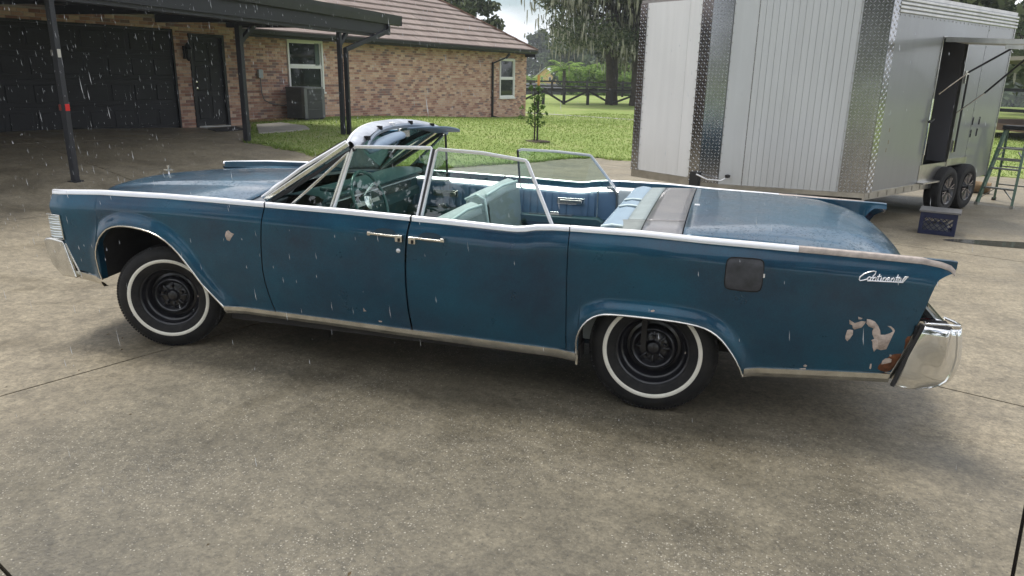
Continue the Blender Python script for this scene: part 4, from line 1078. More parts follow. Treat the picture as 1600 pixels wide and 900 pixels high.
for k, b in enumerate(bricks):
    full = abs(b[1] - b[0] - BL) < .001 and abs(b[3] - b[2] - BHt) < .001
    pr = random.uniform(-.0025, .0035)
    if k < 300 and b[5] == 'x':
        o = bpy.data.objects.new('brick', bm_); COL.objects.link(o); o.parent = b[6]
        o.location = ((b[0] + b[1]) / 2, b[4] - pr, (b[2] + b[3]) / 2); o.scale = ((b[1] - b[0]) / BL, 1, (b[3] - b[2]) / BHt)
    else:
        mb = rest.setdefault(b[6].name, (MB(), b[6]))[0]
        if b[5] == 'x': mb.box((b[0], b[4] - .009 - pr, b[2]), (b[1], b[4] + .01, b[3]))
        else: mb.box((b[4] - .01, b[0], b[2]), (b[4] + .009 + pr, b[1], b[3]))
for nme, (mb, pa) in rest.items(): mb.build('brickwork', BRICK, pa, kind='stuff', fix=False)

# garage door: sections with raised panels
gd = MB().box((-5.6, .064, .44), (-1.40, .10, 2.60)).build('garage_door', BLACKD, house)
sec = []
for r_ in range(4):
    z0 = .50 + r_ * .525
    B((-5.6, .048, z0), (-1.42, .062, z0 + .515)).build('door_section', BLACKD, gd, bevel=.006)
    for c_ in range(8):
        xa = -5.55 + c_ * .517
        B((xa + .04, .030, z0 + .09), (xa + .46, .052, z0 + .42)).build('door_panel', BLACKD, gd, bevel=.012)
B((-1.42, -.01, .46), (-1.38, .10, 2.62)).build('garage_door_frame', BLACKP, house)
B((-5.6, -.01, 2.58), (-1.38, .10, 2.625)).build('garage_door_frame', BLACKP, house)
# entry door
ed = MB().box((-.93, .05, .50), (-.09, .09, 2.50)).build('entry_door', BLACKD, house)
for xa, xb, za, zb in ((-.84, -.56, 1.95, 2.38), (-.46, -.18, 1.95, 2.38), (-.84, -.56, 1.30, 1.85), (-.46, -.18, 1.30, 1.85), (-.84, -.56, .66, 1.18), (-.46, -.18, .66, 1.18)):
    B((xa, .035, za), (xb, .055, zb)).build('door_panel', BLACKD, ed, bevel=.014)
for z in (1.36, 1.50): MB().lathe([(0, -.05), (.022, -.048), (.028, -.03), (.012, -.02), (.03, 0)], 14, 'y', (-.87, .045, z)).build('door_knob', CHROME_D, ed, smooth=50)
for a, b_ in (((-.985, -.015, .46), (-.925, .10, 2.56)), ((-.095, -.015, .46), (-.025, .10, 2.56)), ((-.925, -.015, 2.50), (-.095, .10, 2.56))):
    B(a, b_).build('door_frame', BLACKP, house)
B((-.95, -.05, .452), (-.06, .06, .485)).build('threshold', mat('aluminium', (.55, .55, .54), .4, .8), house)
# carriage lamp
lp = MB().box((-1.16, -.02, 2.0), (-1.06, .01, 2.28)).build('carriage_lamp', BLACKP, house)
MB().lathe([(.0, 0), (.03, .01), (.075, .08), (.085, .26), (.10, .28), (.06, .34), (.02, .40), (0, .41)], 8, 'z', (-1.11, -.12, 1.95)).build('lamp_body', BLACKP, lp)
# windows
def window(x0, x1, z0, z1, y):
    fr = MB()
    w_ = .062
    fr.box((x0, y - .03, z0), (x0 + w_, y + .09, z1)).box((x1 - w_, y - .03, z0), (x1, y + .09, z1)).box((x0 + w_, y - .03, z1 - w_), (x1 - w_, y + .09, z1)).box((x0 + w_, y - .03, z0), (x1 - w_, y + .09, z0 + w_))
    f = fr.build('window', WHITEP, house)
    zm = (z0 + z1) / 2
    B((x0 + w_, y - .005, zm - .028), (x1 - w_, y + .06, zm + .028)).build('meeting_rail', WHITEP, f)
    for za, zb, dy in ((z0 + w_, zm - .028, .02), (zm + .028, z1 - w_, .04)):
        g = B((x0 + w_, y + dy, za), (x1 - w_, y + dy + .008, zb)).build('pane', WGLASS, f)
        for a, b_ in (((x0 + w_, y + dy - .018, za), (x0 + w_ + .032, y + dy - .001, zb)), ((x1 - w_ - .032, y + dy - .018, za), (x1 - w_, y + dy - .001, zb)), ((x0 + w_ + .032, y + dy - .018, za), (x1 - w_ - .032, y + dy - .001, za + .03)), ((x0 + w_ + .032, y + dy - .018, zb - .03), (x1 - w_ - .032, y + dy - .001, zb))):
            B(a, b_).build('sash', WHITEP, f)
    B((x0 - .04, y - .055, z0 - .05), (x1 + .04, y + .02, z0 - .002)).build('sill', WHITEP, f)
    return f
w1 = window(*W1H[0], 1.0); window(*W1H[1], 1.0)
B((3.98, 1.022, 1.25), (4.14, 1.032, 2.55)).build('curtain', mat('curtain', (.10, .13, .12), .9), w1)
# eaves, gutters, roof of the long wing
EX1, EY, EZ = 16.57, .50, 2.77; TP = .62
B((.0, .52, 2.60), (16.45, .545, 2.75)).build('fascia', BLACKP, house)
B((.46, .545, 2.64), (16.4, 1.0, 2.67)).build('soffit', DARKB, house)
MB().prism([(.395, 2.77), (.405, 2.68), (.44, 2.645), (.515, 2.645), (.515, 2.77), (.50, 2.77), (.50, 2.67), (.45, 2.67), (.42, 2.70), (.41, 2.77)], 0, .0, 16.50).build('gutter', BLACKP, house)
B((16.45, .52, 2.50), (16.475, 10, 2.70)).build('fascia', BLACKP, house)
# tiles on the slope facing the drive, hip on the right
RCOL = [(.215, .165, .145), (.24, .19, .17), (.20, .155, .137), (.225, .175, .155), (.255, .20, .175)]
TILE = mat('roof_tile', rough=.8, var=RCOL, noise=(4, .12))
RUN = .335; TW = .42; sl_ = math.atan(TP)
tiles = []
deck_ = MB().add([(-.9, EY, EZ - .03), (EX1, EY, EZ - .03), (EX1 - 5, EY + 5, EZ + 5 * TP - .03), (-.9, EY + 5, EZ + 5 * TP - .03)], [(0, 1, 2, 3)]).build('roof', DARKB, house)
MB().add([(EX1, EY, EZ - .03), (EX1, EY + 10, EZ - .03), (EX1 - 5, EY + 5, EZ + 5 * TP - .03)], [(0, 1, 2)]).build('hip_slope', TILE, house)
MB().add([(-.9, EY + 10, EZ - .03), (EX1, EY + 10, EZ - .03), (EX1 - 5, EY + 5, EZ + 5 * TP - .03), (-.9, EY + 5, EZ + 5 * TP - .03)], [(0, 1, 2, 3)]).build('back_slope', TILE, house)
MB().add([(-12.5, -.5, EZ + .15), (.6, -.5, EZ + .15), (.6, EY + 5, EZ + 5.5 * TP), (-12.5, EY + 5, EZ + 5.5 * TP)], [(0, 1, 2, 3)]).build('garage_roof', TILE, house, solid=.06)
tc_, ts_ = math.cos(sl_), math.sin(sl_)
def tile_pts(x0, x1, r_, cut0=0, cut1=0):
    s0 = r_ * RUN - .03; s1 = (r_ + 1) * RUN + .02
    y0, z0 = EY + s0, EZ + s0 * TP + .056; y1, z1 = EY + s1, EZ + s1 * TP - .006
    return [(x0, y0, z0), (x1, y0, z0), (x1 - cut1, y1, z1), (x0, y1, z1), (x0, y0 + .012, z0 - .060), (x1, y0 + .012, z0 - .060), (x1 - cut1, y1 + .012, z1 - .034), (x0, y1 + .012, z1 - .034)]
TF = [(0, 1, 2, 3), (7, 6, 5, 4), (0, 4, 5, 1), (1, 5, 6, 2), (2, 6, 7, 3), (3, 7, 4, 0)]
tl = []
for r_ in range(15):
    xe = EX1 + .03 - r_ * RUN; x = -.9 + (r_ % 2) * .0
    while x < xe - .05:
        x1 = x + TW
        if x1 > xe: tl.append((x, xe, r_, True))
        else: tl.append((x + .002, x1 - .002, r_, False))
        x += TW
vis = sorted([t for t in tl if not t[3]], key=lambda t: (0 if (t[0] > 3.5 and t[0] - t[2] * .15 > 3) else 1, t[0] + t[2] * .5))
chosen = set(vis[:300])
t0 = tile_pts(-TW / 2 + .002, TW / 2 - .002, 0)
tm = MB().add([(x, y - EY, z - EZ) for x, y, z in t0], TF).mesh('roof_tile', TILE)
rm = MB()
for t in tl:
    if t in chosen:
        o = bpy.data.objects.new('roof_tile', tm); COL.objects.link(o); o.parent = deck_
        o.location = ((t[0] + t[1]) / 2, EY + t[2] * RUN, EZ + t[2] * RUN * TP + random.uniform(-.002, .003))
    else: rm.add(tile_pts(t[0], t[1], t[2], 0, RUN if t[3] else 0), TF)
rm.build('tile_courses', TILE, deck_, kind='stuff', fix=False)
for k in range(16):
    s0, s1 = k * .33 - .02, (k + 1) * .33 + .03
    MB().beam((EX1 - s0, EY + s0, EZ + s0 * TP + .045), (EX1 - s1, EY + s1, EZ + s1 * TP + .030), .20, .05).build('hip_tile', mat('hip_tile_clay', (.20, .115, .085), .8, noise=(6, .2)), deck_)
# downspout by the far window
dsm = MB().beam((14.18, .46, 2.57), (14.0, .50, 2.40), .075, .06).beam((14.0, .50, 2.42), (13.72, .94, 2.20), .075, .06).beam((13.72, .95, 2.24), (13.72, .95, .10), .06, .075).beam((13.72, .95, .13), (13.85, .70, .06), .075, .06)
dsm.build('downspout', BLACKP, house)
# electric disconnect box with its conduit
eb = B((1.79, .93, 1.58), (1.93, 1.0, 1.80)).build('disconnect_box', mat('grey_plastic', (.36, .40, .44), .5), house, bevel=.006)
MB().tube([(1.86, .97, 1.58), (1.86, .96, 1.2), (1.92, .94, 1.0), (2.15, .90, .90), (2.45, .80, .85), (2.7, .7, .93)], .014, 8).build('conduit', mat('grey_conduit', (.16, .16, .17), .5), eb, smooth=60)
MB().tube([(16.47, .55, 2.46), (16.5, .50, 2.44)], .05, 8).build('eave_camera', BLACKP, house)

# air conditioner condenser on the grass by the wall
acx, acy = hl(2.88, .42); acz = zg(acx, acy)
ac = empty('air_conditioner', (acx, acy, acz), PH, 'dark grey ribbed air conditioner unit on the grass under the large window', 'air conditioner', world=False)
ACM = mat('condenser_grey', (.14, .145, .155), .5, noise=(5, .1))
def rrect(hw, hd, r, n=5):
    o_ = []
    for cx, cy, a0 in ((hw - r, hd - r, 0), (-hw + r, hd - r, 90), (-hw + r, -hd + r, 180), (hw - r, -hd + r, 270)):
        for k in range(n + 1):
            a = R(a0 + 90 * k / n); o_.append((cx + r * math.cos(a), cy + r * math.sin(a)))
    return o_
MB().prism(rrect(.38, .38, .08), 2, .0, .075).build('base_pan', BLACKP, ac)
MB().prism(rrect(.35, .35, .07), 2, .06, .86).build('coil_core', DARK, ac)
MB().prism(rrect(.385, .385, .08), 2, .845, .90).build('top_cover', ACM, ac, bevel=.012)
pts_ = rrect(.375, .375, .075, 4)
rv = MB().box((-.374, -.374, .07), (-.36, -.36, .1)).build('corner_foot', ACM, ac)
lm_ = MB().box((-.008, -.011, .07), (.008, .011, .85)).mesh('louvre', ACM)
for s_ in range(4):
    for k in range(16):
        q = -.30 + .6 * k / 15
        x, y, a = [(q, -.37, 0), (.37, q, 90), (q, .37, 0), (-.37, q, 90)][s_]
        o = bpy.data.objects.new('louvre', lm_); COL.objects.link(o); o.parent = ac; o.location = (x, y, 0); o.rotation_euler = (0, 0, R(a))
MB().prism([(.28, -.385), (.385, -.385), (.385, -.28)], 2, .07, .85).prism([(-.385, -.385), (-.28, -.385), (-.385, -.28)], 2, .07, .85).build('corner_post', ACM, ac)
for z in (.30, .5, .7): MB().prism([(-.372, -.372), (.372, -.372), (.372, .372), (-.372, .372)], 2, z, z + .008).build('guard_wire', ACM, ac)

# ------------------------------------------------------------------ carport: posts, fascia beam, gutter, slab
cp = empty('carport', (-4.4, 5, 0), label='black flat roofed carport with three posts in front of the garage', cat='carport')
POSTM = mat('post_paint', (.020, .021, .027), .5, noise=(4, .25))
for (x, y, zt_, lean, wdt) in ((-4.29, 3.31, 2.66, 0, .082), (-5.0, 8.23, 2.66, 0, .11), (-4.32, 10.95, 2.66, 0, .095)):
    z0 = zg(x, y) - .05
    p_ = B((x - wdt / 2, y - wdt / 2, z0), (x + wdt / 2, y + wdt / 2, zt_)).build('post', POSTM, cp, bevel=.008)
    B((x - wdt / 2 - .03, y - wdt / 2 - .03, z0), (x + wdt / 2 + .03, y + wdt / 2 + .03, z0 + .062)).build('post_foot', POSTM, p_)
    if y < 5:
        B((x + .042, y - .030, 1.915), (x + .050, y + .022, 2.02)).build('reflector', mat('white_reflector', (.50, .48, .42), .4), p_, bevel=.012)
        B((x - .050, y - .052, 1.93), (x - .015, y - .0415, 2.01)).build('reflector', mat('dull_reflector', (.16, .15, .14), .5), p_, bevel=.01)
        B((x + .042, y - .034, 1.225), (x + .050, y + .036, 1.315)).build('reflector', mat('red_reflector', (.60, .015, .015), .35), p_, bevel=.008)
        B((x - .050, y - .052, 1.23), (x - .01, y - .0415, 1.31)).build('reflector', mat('dull_red_reflector', (.20, .03, .02), .5), p_, bevel=.01)
B((-4.42, -3.2, 2.64), (-4.24, 12.6, 2.86)).build('beam', POSTM, cp)
B((-4.22, -3.2, 2.70), (-4.185, 13.35, 3.03)).build('fascia', BLACKP, cp)
MB().prism([(-4.18, 2.94), (-4.10, 2.96), (-4.075, 3.10), (-4.065, 3.19), (-4.085, 3.19), (-4.095, 3.11), (-4.12, 2.98), (-4.18, 2.96)], 1, -3.2, 13.86).build('gutter', POSTM, cp)
B((-4.18, 13.84, 2.95), (-4.075, 13.86, 3.18)).build('gutter_end', POSTM, cp)
wl0 = hl(-13.9, -.02); wl1 = hl(.5, -.02)
zc = 2.90
MB().add([(-4.22, -3.2, zc), (-4.22, 13.3, zc), (wl1[0], wl1[1] + 1.6, zc), (wl1[0], wl1[1], zc), (wl0[0], wl0[1], zc)] + [(-4.22, -3.2, zc + .12), (-4.22, 13.3, zc + .12), (wl1[0], wl1[1] + 1.6, zc + .12), (wl1[0], wl1[1], zc + .12), (wl0[0], wl0[1], zc + .12)],
         [(0, 1, 2, 3, 4), (9, 8, 7, 6, 5), (0, 5, 6, 1), (1, 6, 7, 2), (2, 7, 8, 3), (3, 8, 9, 4), (4, 9, 5, 0)]).build('roof_deck', DARKB, cp)
for y in (-1, 1, 3, 5, 7, 9.2, 11): 
    xw = G0[0] + (y - G0[1]) * DX / DY + .05
    B((xw, y - .05, 2.74), (-4.42, y + .05, 2.895)).build('rafter', DARKB, cp)
MB().beam((-5.0, 8.23, 2.3), (-5.0, 8.75, 2.66), .08, .08).build('knee_brace', POSTM, cp)
MB().beam((-4.32, 10.95, 2.36), (-4.32, 11.3, 2.66), .08, .08).build('knee_brace', POSTM, cp)
MB().beam((-4.42, 8.23, 2.66), (-5.0, 8.23, 2.66), .1, .1).build('cross_beam', POSTM, cp)
DX0 = -4.16
ds_ = MB().beam((DX0, 13.20, 2.97), (DX0, 13.20, 2.76), .10, .075).beam((DX0, 13.22, 2.80), (DX0 - .06, 11.03, 2.27), .075, .10).beam((DX0 - .06, 11.045, 2.31), (DX0 - .06, 11.045, .30), .075, .10)
ds_.build('downspout', BLACKP, cp, bevel=.008)
# ------------------------------------------------------------------ enclosed trailer with a wedge nose
TR = (6.06, 5.21)
TS = Vector((2.24, 3.19, 0)).normalized(); TN = Vector((TS.y, -TS.x, 0))     # along the side, outward
trl = empty('cargo_trailer', (6.06, 5.21, 0), label='tall pale grey enclosed cargo trailer with wedge nose, checker plate corners and open side door', cat='trailer')
Pl, Pa, Pr = Vector((3.04, 6.12, 0)), Vector((4.03, 5.37, 0)), Vector((6.06, 5.21, 0))
ZB, ZTp = .40, 2.78
def skin_fn(m, t, b, tcn):
    base = tuple(b.inputs['Base Color'].default_value)
    o = nd(t, 'ShaderNodeNewGeometry').outputs['Position']
    mpn = nd(t, 'ShaderNodeMapping', {'Vector': o, 'Scale': (9, 9, .5)})
    n1 = nd(t, 'ShaderNodeTexNoise', {'Vector': mpn.outputs[0], 'Scale': 1., 'Detail': 6, 'Roughness': .6})
    n2 = nd(t, 'ShaderNodeTexNoise', {'Vector': o, 'Scale': .9, 'Detail': 5})
    sm = nd(t, 'ShaderNodeMath', {0: n1.outputs[0], 1: n2.outputs[0]}, operation='MULTIPLY')
    mr = nd(t, 'ShaderNodeMapRange', {'Value': sm.outputs[0], 'From Min': .14, 'From Max': .36, 'To Min': .93, 'To Max': 1.02})
    sz = nd(t, 'ShaderNodeSeparateXYZ', {0: o})
    n3 = nd(t, 'ShaderNodeTexNoise', {'Vector': mpn.outputs[0], 'Scale': 2.2, 'Detail': 6})
    hz_ = nd(t, 'ShaderNodeMapRange', {'Value': sz.outputs[2], 'From Min': .45, 'From Max': 1.0, 'To Min': .28, 'To Max': 0.})
    ds = nd(t, 'ShaderNodeMath', {0: hz_.outputs[0], 1: n3.outputs[0]}, operation='MULTIPLY')
    vm = nd(t, 'ShaderNodeVectorMath', {0: base[:3], 'Scale': mr.outputs[0]}, operation='SCALE')
    mxn = nd(t, 'ShaderNodeMix', {'Factor': ds.outputs[0], 'A': vm.outputs[0], 'B': (.20, .17, .12, 1)}, data_type='RGBA')
    t.links.new(mxn.outputs['Result'], b.inputs['Base Color'])
    nb = nd(t, 'ShaderNodeTexNoise', {'Vector': o, 'Scale': 1.6, 'Detail': 2})
    b2 = nd(t, 'ShaderNodeBump', {'Height': nb.outputs[0], 'Strength': .25, 'Distance': .02}); t.links.new(b2.outputs[0], b.inputs['Normal'])
SKIN_L = mat('lit_skin', (.86, .86, .85), .38, coat=.2, fn=skin_fn)  # paler copy of the skin, the left facet's brighter light put into its colour
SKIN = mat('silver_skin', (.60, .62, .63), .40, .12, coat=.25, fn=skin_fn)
SKIN_S = mat('shaded_skin', (.25, .26, .27), .30, .25, coat=.25, fn=skin_fn)  # darker copy of the same skin, the side wall's shade put into its colour
ALU = mat('brushed_aluminium', (.48, .47, .45), .28, .95, noise=(6, .2), bump=(30, .1, .003))
DIAM = mat('checker_plate', (.38, .385, .40), .17, 1., noise=(5, .12))
DIAM_L = mat('checker_lug', (.62, .63, .64), .30, 1.)  # same metal as the plate, made paler to paint in the lugs' glint
def V3(p, z, off=0, nrm=Vector((0, 0, 0))): q = p + nrm * off; return (q.x, q.y, z)
def facet(name, a, b, z0, z1, mt, off=0., th=.02, parent=trl, bevel=0, **k):
    d = (b - a).normalized(); n = Vector((d.y, -d.x, 0))
    q = [a + n * off, b + n * off, b + n * (off - th), a + n * (off - th)]
    return MB().add([(p.x, p.y, z0) for p in q] + [(p.x, p.y, z1) for p in q], [(0, 1, 2, 3), (7, 6, 5, 4), (0, 4, 5, 1), (1, 5, 6, 2), (2, 6, 7, 3), (3, 7, 4, 0)]).build(name, mt, parent, bevel=bevel, **k)
def checker(a, b, z0, z1, off=.012, pitch=.042, parent=trl):
    o = facet('checker_plate', a, b, z0, z1, DIAM, off, .01)
    d = (b - a); w_ = d.length; d = d.normalized(); n = Vector((d.y, -d.x, 0))
    V = []; 
    nx = max(2, int(w_ / pitch)); nz_ = int((z1 - z0) / pitch)
    mb = MB()
    for i in range(nx):
        for j in range(nz_):
            c_ = a + d * (w_ * (i + .5) / nx) + n * off; z = z0 + (j + .5) * pitch
            s = 1 if (i + j) % 2 else -1
            l, h = pitch * .48, pitch * .12
            t = Vector((d.x * .707, d.y * .707, .707 * s)) * l; u_ = Vector((-d.x * .707 * s, -d.y * .707 * s, .707)) * h
            c3 = Vector((c_.x, c_.y, z)); tip = c3 + n * .006
            mb.v += [tuple(c3 - t), tuple(c3 + u_), tuple(c3 + t), tuple(c3 - u_), tuple(tip - t * .5), tuple(tip + t * .5)]
            k = len(mb.v) - 6
            mb.f += [(k, k + 4, k + 1), (k + 4, k + 5, k + 1), (k + 5, k + 2, k + 1), (k, k + 3, k + 4), (k + 3, k + 5, k + 4), (k + 5, k + 3, k + 2)]
    mb.build('checker_lugs', DIAM_L, o, kind='stuff')
    return o
# left nose facet
dL = (Pa - Pl).normalized(); dR = (Pr - Pa).normalized()
facet('nose_panel', Pl + dL * .02, Pl + dL * .86, ZB + .10, ZTp, SKIN_L)
facet('nose_panel', Pl + dL * .864, Pa - dL * .01, ZB + .10, ZTp, SKIN_L)
facet('skirt_rail', Pl, Pa, ZB, ZB + .11, ALU, .008)
checker(Pl - dL * .01, Pl + dL * .12, ZB + .10, ZTp)
checker(Pa - dL * .17, Pa + dL * .005, ZB + .06, ZTp)
checker(Pa - dR * .005, Pa + dR * .25, ZB + .06, ZTp)
# ribbed right nose facet: narrow boards with beads
wR = (Pr - Pa).length
x = .26; k = 0
while x < wR - .30:
    w_ = .30 if k == 0 else .0765
    x1 = min(x + w_, wR - .30)
    facet('ribbed_panel', Pa + dR * x, Pa + dR * (x1 - .0035), ZB + .055, ZTp, SKIN, .0 if k else .002, .02)
    x = x1; k += 1
    if k == 1:
        pass
facet('panel_back', Pa + dR * .2, Pr - dR * .2, ZB + .02, ZTp, mat('panel_gap', (.30, .31, .32), .6), -.014)
facet('bead', Pa + dR * .553, Pa + dR * .560, ZB + .055, ZTp, mat('seam_sealant', (.13, .12, .11), .8), .004, .012)
facet('skirt_rail', Pa, Pr, ZB, ZB + .06, ALU, .008)
checker(Pr - dR * .31, Pr + dR * .004, ZB + .06, ZTp)
# jockey lamp and cable on the nose
cl = facet('coupler_bracket', Pa - dL * .10 , Pa + dL * .04 , .42, .60, BLACK, .07, .06)
MB().tube([(4.00, 5.28, .58), (4.15, 5.18, .53), (4.32, 5.22, .52), (4.40, 5.30, .56)], .010, 6).build('safety_cable', STRIP, trl, smooth=60)
MB().lathe([(0, 0), (.03, .005), (.035, .04), (0, .05)], 12, 'z', (4.40, 5.28, .55)).build('cable_plug', BLACK, trl)
# side wall in the side frame: s along, z up
def sp(s, z, off=0): q = Pr + TS * s + TN * off; return (q.x, q.y, z)
def spanel(name, s0, s1, z0, z1, mt, off=0., th=.03, bevel=0, parent=trl, label=None):
    v = [sp(s0, z0, off), sp(s1, z0, off), sp(s1, z0, off - th), sp(s0, z0, off - th), sp(s0, z1, off), sp(s1, z1, off), sp(s1, z1, off - th), sp(s0, z1, off - th)]
    return MB().add(v, [(0, 1, 2, 3), (7, 6, 5, 4), (0, 4, 5, 1), (1, 5, 6, 2), (2, 6, 7, 3), (3, 7, 4, 0)]).build(name, mt, parent, bevel=bevel, label=label)
checker(Pr - TS * .0, Pr + TS * .16, ZB + .06, ZTp)
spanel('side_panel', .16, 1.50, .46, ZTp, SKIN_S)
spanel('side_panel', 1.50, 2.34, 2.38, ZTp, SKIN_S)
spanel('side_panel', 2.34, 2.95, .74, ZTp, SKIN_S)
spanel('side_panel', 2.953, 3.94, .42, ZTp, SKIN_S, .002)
spanel('skirt_rail', .0, 2.02, .375, .47, ALU, .010)
spanel('sill_step', 1.46, 2.36, .47, .72, ALU, .006)
spanel('sill_step', 1.44, 2.0, .47, .49, ALU, .10, .10)
spanel('skirt_rail', 2.30, 3.0, .66, .76, ALU, .014)
for s in [.1 + .24 * k for k in range(8)]: spanel('rail_bracket', s, s + .03, .39, .455, mat('bracket_steel', (.35, .33, .30), .4, .9), .014, .004)
spanel('corner_trim', 3.925, 3.955, .40, 2.60, ALU, .006)
rv_ = MB()
for s0_, off_ in ((.19, 0), (1.47, 0), (2.98, .002), (3.90, .002)):
    for k_ in range(19):
        z_ = .55 + k_ * .11
        if s0_ == 1.47 and z_ > 2.35: continue
        c_ = Vector(sp(s0_, z_, off_ + .003)); rv_.tube([c_ - TN * .004, c_ + TN * .003], .008, 6)
for k_ in range(30):
    s_ = .22 + k_ * .125; c_ = Vector(sp(s_, 2.575, .003)); rv_.tube([c_ - TN * .004, c_ + TN * .003], .008, 6)
nR = Vector((dR.y, -dR.x, 0)); nL = Vector((dL.y, -dL.x, 0))
for k_ in range(20):
    z_ = .52 + k_ * .115
    for P0, n_ in ((Pa + dR * .27, nR), (Pr - dR * .325, nR), (Pl + dL * .14, nL), (Pa - dL * .19, nL), (Pa + dR * .556, nR)):
        c_ = Vector((P0.x, P0.y, z_)) + n_ * .004; rv_.tube([c_ - n_ * .004, c_ + n_ * .003], .007, 6)
rv_.build('rivets', ALU, trl, kind='stuff')
# roof edge: fluted rail
for z in (2.60, 2.645, 2.69, 2.735): spanel('fluted_rail', .16, 3.96, z, z + .030, ALU, .022, .03, .006)
spanel('door_jamb', 1.495, 1.515, .72, 2.38, ALU, .012, .06)
spanel('door_jamb', 2.325, 2.345, .72, 2.38, ALU, .012, .10)
spanel('door_head', 1.50, 2.34, 2.36, 2.385, ALU, .012, .06)
# inner lining and dark inside
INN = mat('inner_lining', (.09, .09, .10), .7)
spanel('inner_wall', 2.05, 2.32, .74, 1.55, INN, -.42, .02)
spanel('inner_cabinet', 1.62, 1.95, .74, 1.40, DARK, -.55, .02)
q = Pr + TS * 2.33
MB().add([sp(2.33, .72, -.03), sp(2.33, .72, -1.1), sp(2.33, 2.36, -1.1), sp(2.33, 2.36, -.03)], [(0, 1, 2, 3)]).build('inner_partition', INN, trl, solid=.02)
# body back: roof, far side, rear, floor, inside back
bl = Pl + TS * 3.6; br = Pr + TS * 3.94
MB().add([(p.x, p.y, z) for z in (ZTp, ZTp + .04) for p in (Pl, Pa, Pr, br, bl)], [(0, 1, 2, 3, 4), (9, 8, 7, 6, 5)] + [(i, (i + 1) % 5, 5 + (i + 1) % 5, 5 + i) for i in range(5)]).build('roof', ALU, trl)
ins = 0.03
MB().add([(p.x, p.y, z) for z in (.405, .445) for p in (Pl + dL * .05, Pa + Vector((0, .03, 0)), Pr - TN * .03, br - TN * .04, bl)], [(0, 1, 2, 3, 4), (9, 8, 7, 6, 5)] + [(i, (i + 1) % 5, 5 + (i + 1) % 5, 5 + i) for i in range(5)]).build('floor', UNDER, trl)
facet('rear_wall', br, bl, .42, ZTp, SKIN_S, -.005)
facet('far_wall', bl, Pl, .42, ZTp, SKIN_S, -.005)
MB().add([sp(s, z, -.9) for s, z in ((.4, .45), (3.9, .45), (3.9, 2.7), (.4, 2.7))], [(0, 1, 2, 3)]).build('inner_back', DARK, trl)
# awning-hinged door held up by gas struts
def awp(s, out, z): return sp(s, z, out)
aw_c = [(1.56, .02, 2.335), (2.30, .02, 2.315), (2.30, 1.52, 2.235), (1.56, 1.52, 2.255)]
v = [awp(*c) for c in aw_c] + [awp(c[0], c[1], c[2] + .045) for c in aw_c]
dr_ = MB().add(v, [(0, 1, 2, 3), (7, 6, 5, 4), (0, 4, 5, 1), (1, 5, 6, 2), (2, 6, 7, 3), (3, 7, 4, 0)]).build('hatch_door', mat('hatch_skin', (.60, .60, .57), .45), trl)
for s in (1.555, 2.305): MB().beam(awp(s, .02, 2.35), awp(s, 1.52, 2.27), .03, .06).build('hatch_frame', ALU, dr_)
MB().beam(awp(1.56, 1.52, 2.28), awp(2.30, 1.52, 2.26), .03, .06).build('hatch_frame', ALU, dr_)
for s, zz in ((1.60, 1.66), (2.27, 1.40)):
    MB().tube([awp(s, .03, zz), awp(s, .36, zz + .30)], .008, 8).build('strut_rod', CHROME, dr_)
    MB().tube([awp(s, .34, zz + .28), awp(s, .80 if s < 2 else .85, 2.24)], .013, 8).build('gas_strut', BLACK, dr_)
    MB().beam(awp(s - .01, .72, 2.25), awp(s - .01, .92, 2.24), .06, .05).build('strut_bracket', ALU, dr_)
# grab rails, latch bar, louvre vents beside the door
MB().tube([sp(1.45, .86, .03), sp(1.45, 1.60, .03)], .014, 8).build('grab_rail', CHROME, trl)
MB().tube([sp(2.42, .86, .04), sp(2.42, 1.92, .04)], .014, 8).build('grab_rail', BLACK, trl)
for z in (.85, 1.80): spanel('latch_plate', 2.38, 2.50, z, z + .17, CHROME_D, .02, .02)
MB().beam(sp(1.40, 1.30, .05), sp(1.52, 1.34, .05), .03, .025).build('door_catch', BLACK, trl)
for s, z in ((2.98, 1.22), (2.98, 1.04), (3.22, 1.22), (3.2, 1.05)): spanel('hinge', s, s + .02, z, z + .11, BLACK, .012, .01)
# scratches on the skins
for s, z in ((.40, 1.20), (.42, 1.05), (.39, .95)): spanel('scuff_mark', s, s + .018, z, z + .05, mat('scuff', (.22, .18, .12), .8), .0012, .001)
# two wheels
def twheel(c):
    th = math.atan2(TN.y, TN.x)
    w0 = MB().lathe([(0, .10), (.05, .10), (.06, .08), (.07, .06), (.17, .075), (.185, .10), (.20, .105), (.205, .08), (.20, -.08), (0, -.08)], 32, 'x').build('wheel', WHEELM, trl, smooth=45)
    w0.location = c; w0.rotation_euler = (0, 0, th)
    MB().lathe([(.20, .085), (.24, .108), (.285, .105), (.315, .095), (.33, .07), (.33, -.07), (.31, -.1), (.2, -.09)], 48, 'x').build('tyre', TYRE, w0, smooth=40)
    for k in range(6):
        a = R(60 * k + 15)
        for da in (-.16, .16):
            MB().beam((.100, .06 * math.cos(a), .06 * math.sin(a)), (.104, .185 * math.cos(a + da), .185 * math.sin(a + da)), .006, .010, (1, 0, 0)).build('spoke', STRIP_W, w0)
    MB().lathe([(0, .13), (.03, .125), (.036, .09)], 16, 'x').build('hub_cap', BLACK, w0, smooth=50)
for s in (2.24, 2.92):
    twheel(tuple(Pr + TS * s + TN * .02 + Vector((0, 0, .33))))
    q = Pr + TS * s - TN * 1.75 + Vector((0, 0, .33)); twheel(tuple(q))
B((5.2, 5.7, .36), (5.3, 5.8, .41)).build('cross_member', UNDER, trl)
for off in (-.35, -1.5): MB().beam(sp(.1, .36, off), sp(3.9, .36, off), .06, .10).build('chassis_rail', UNDER, trl)
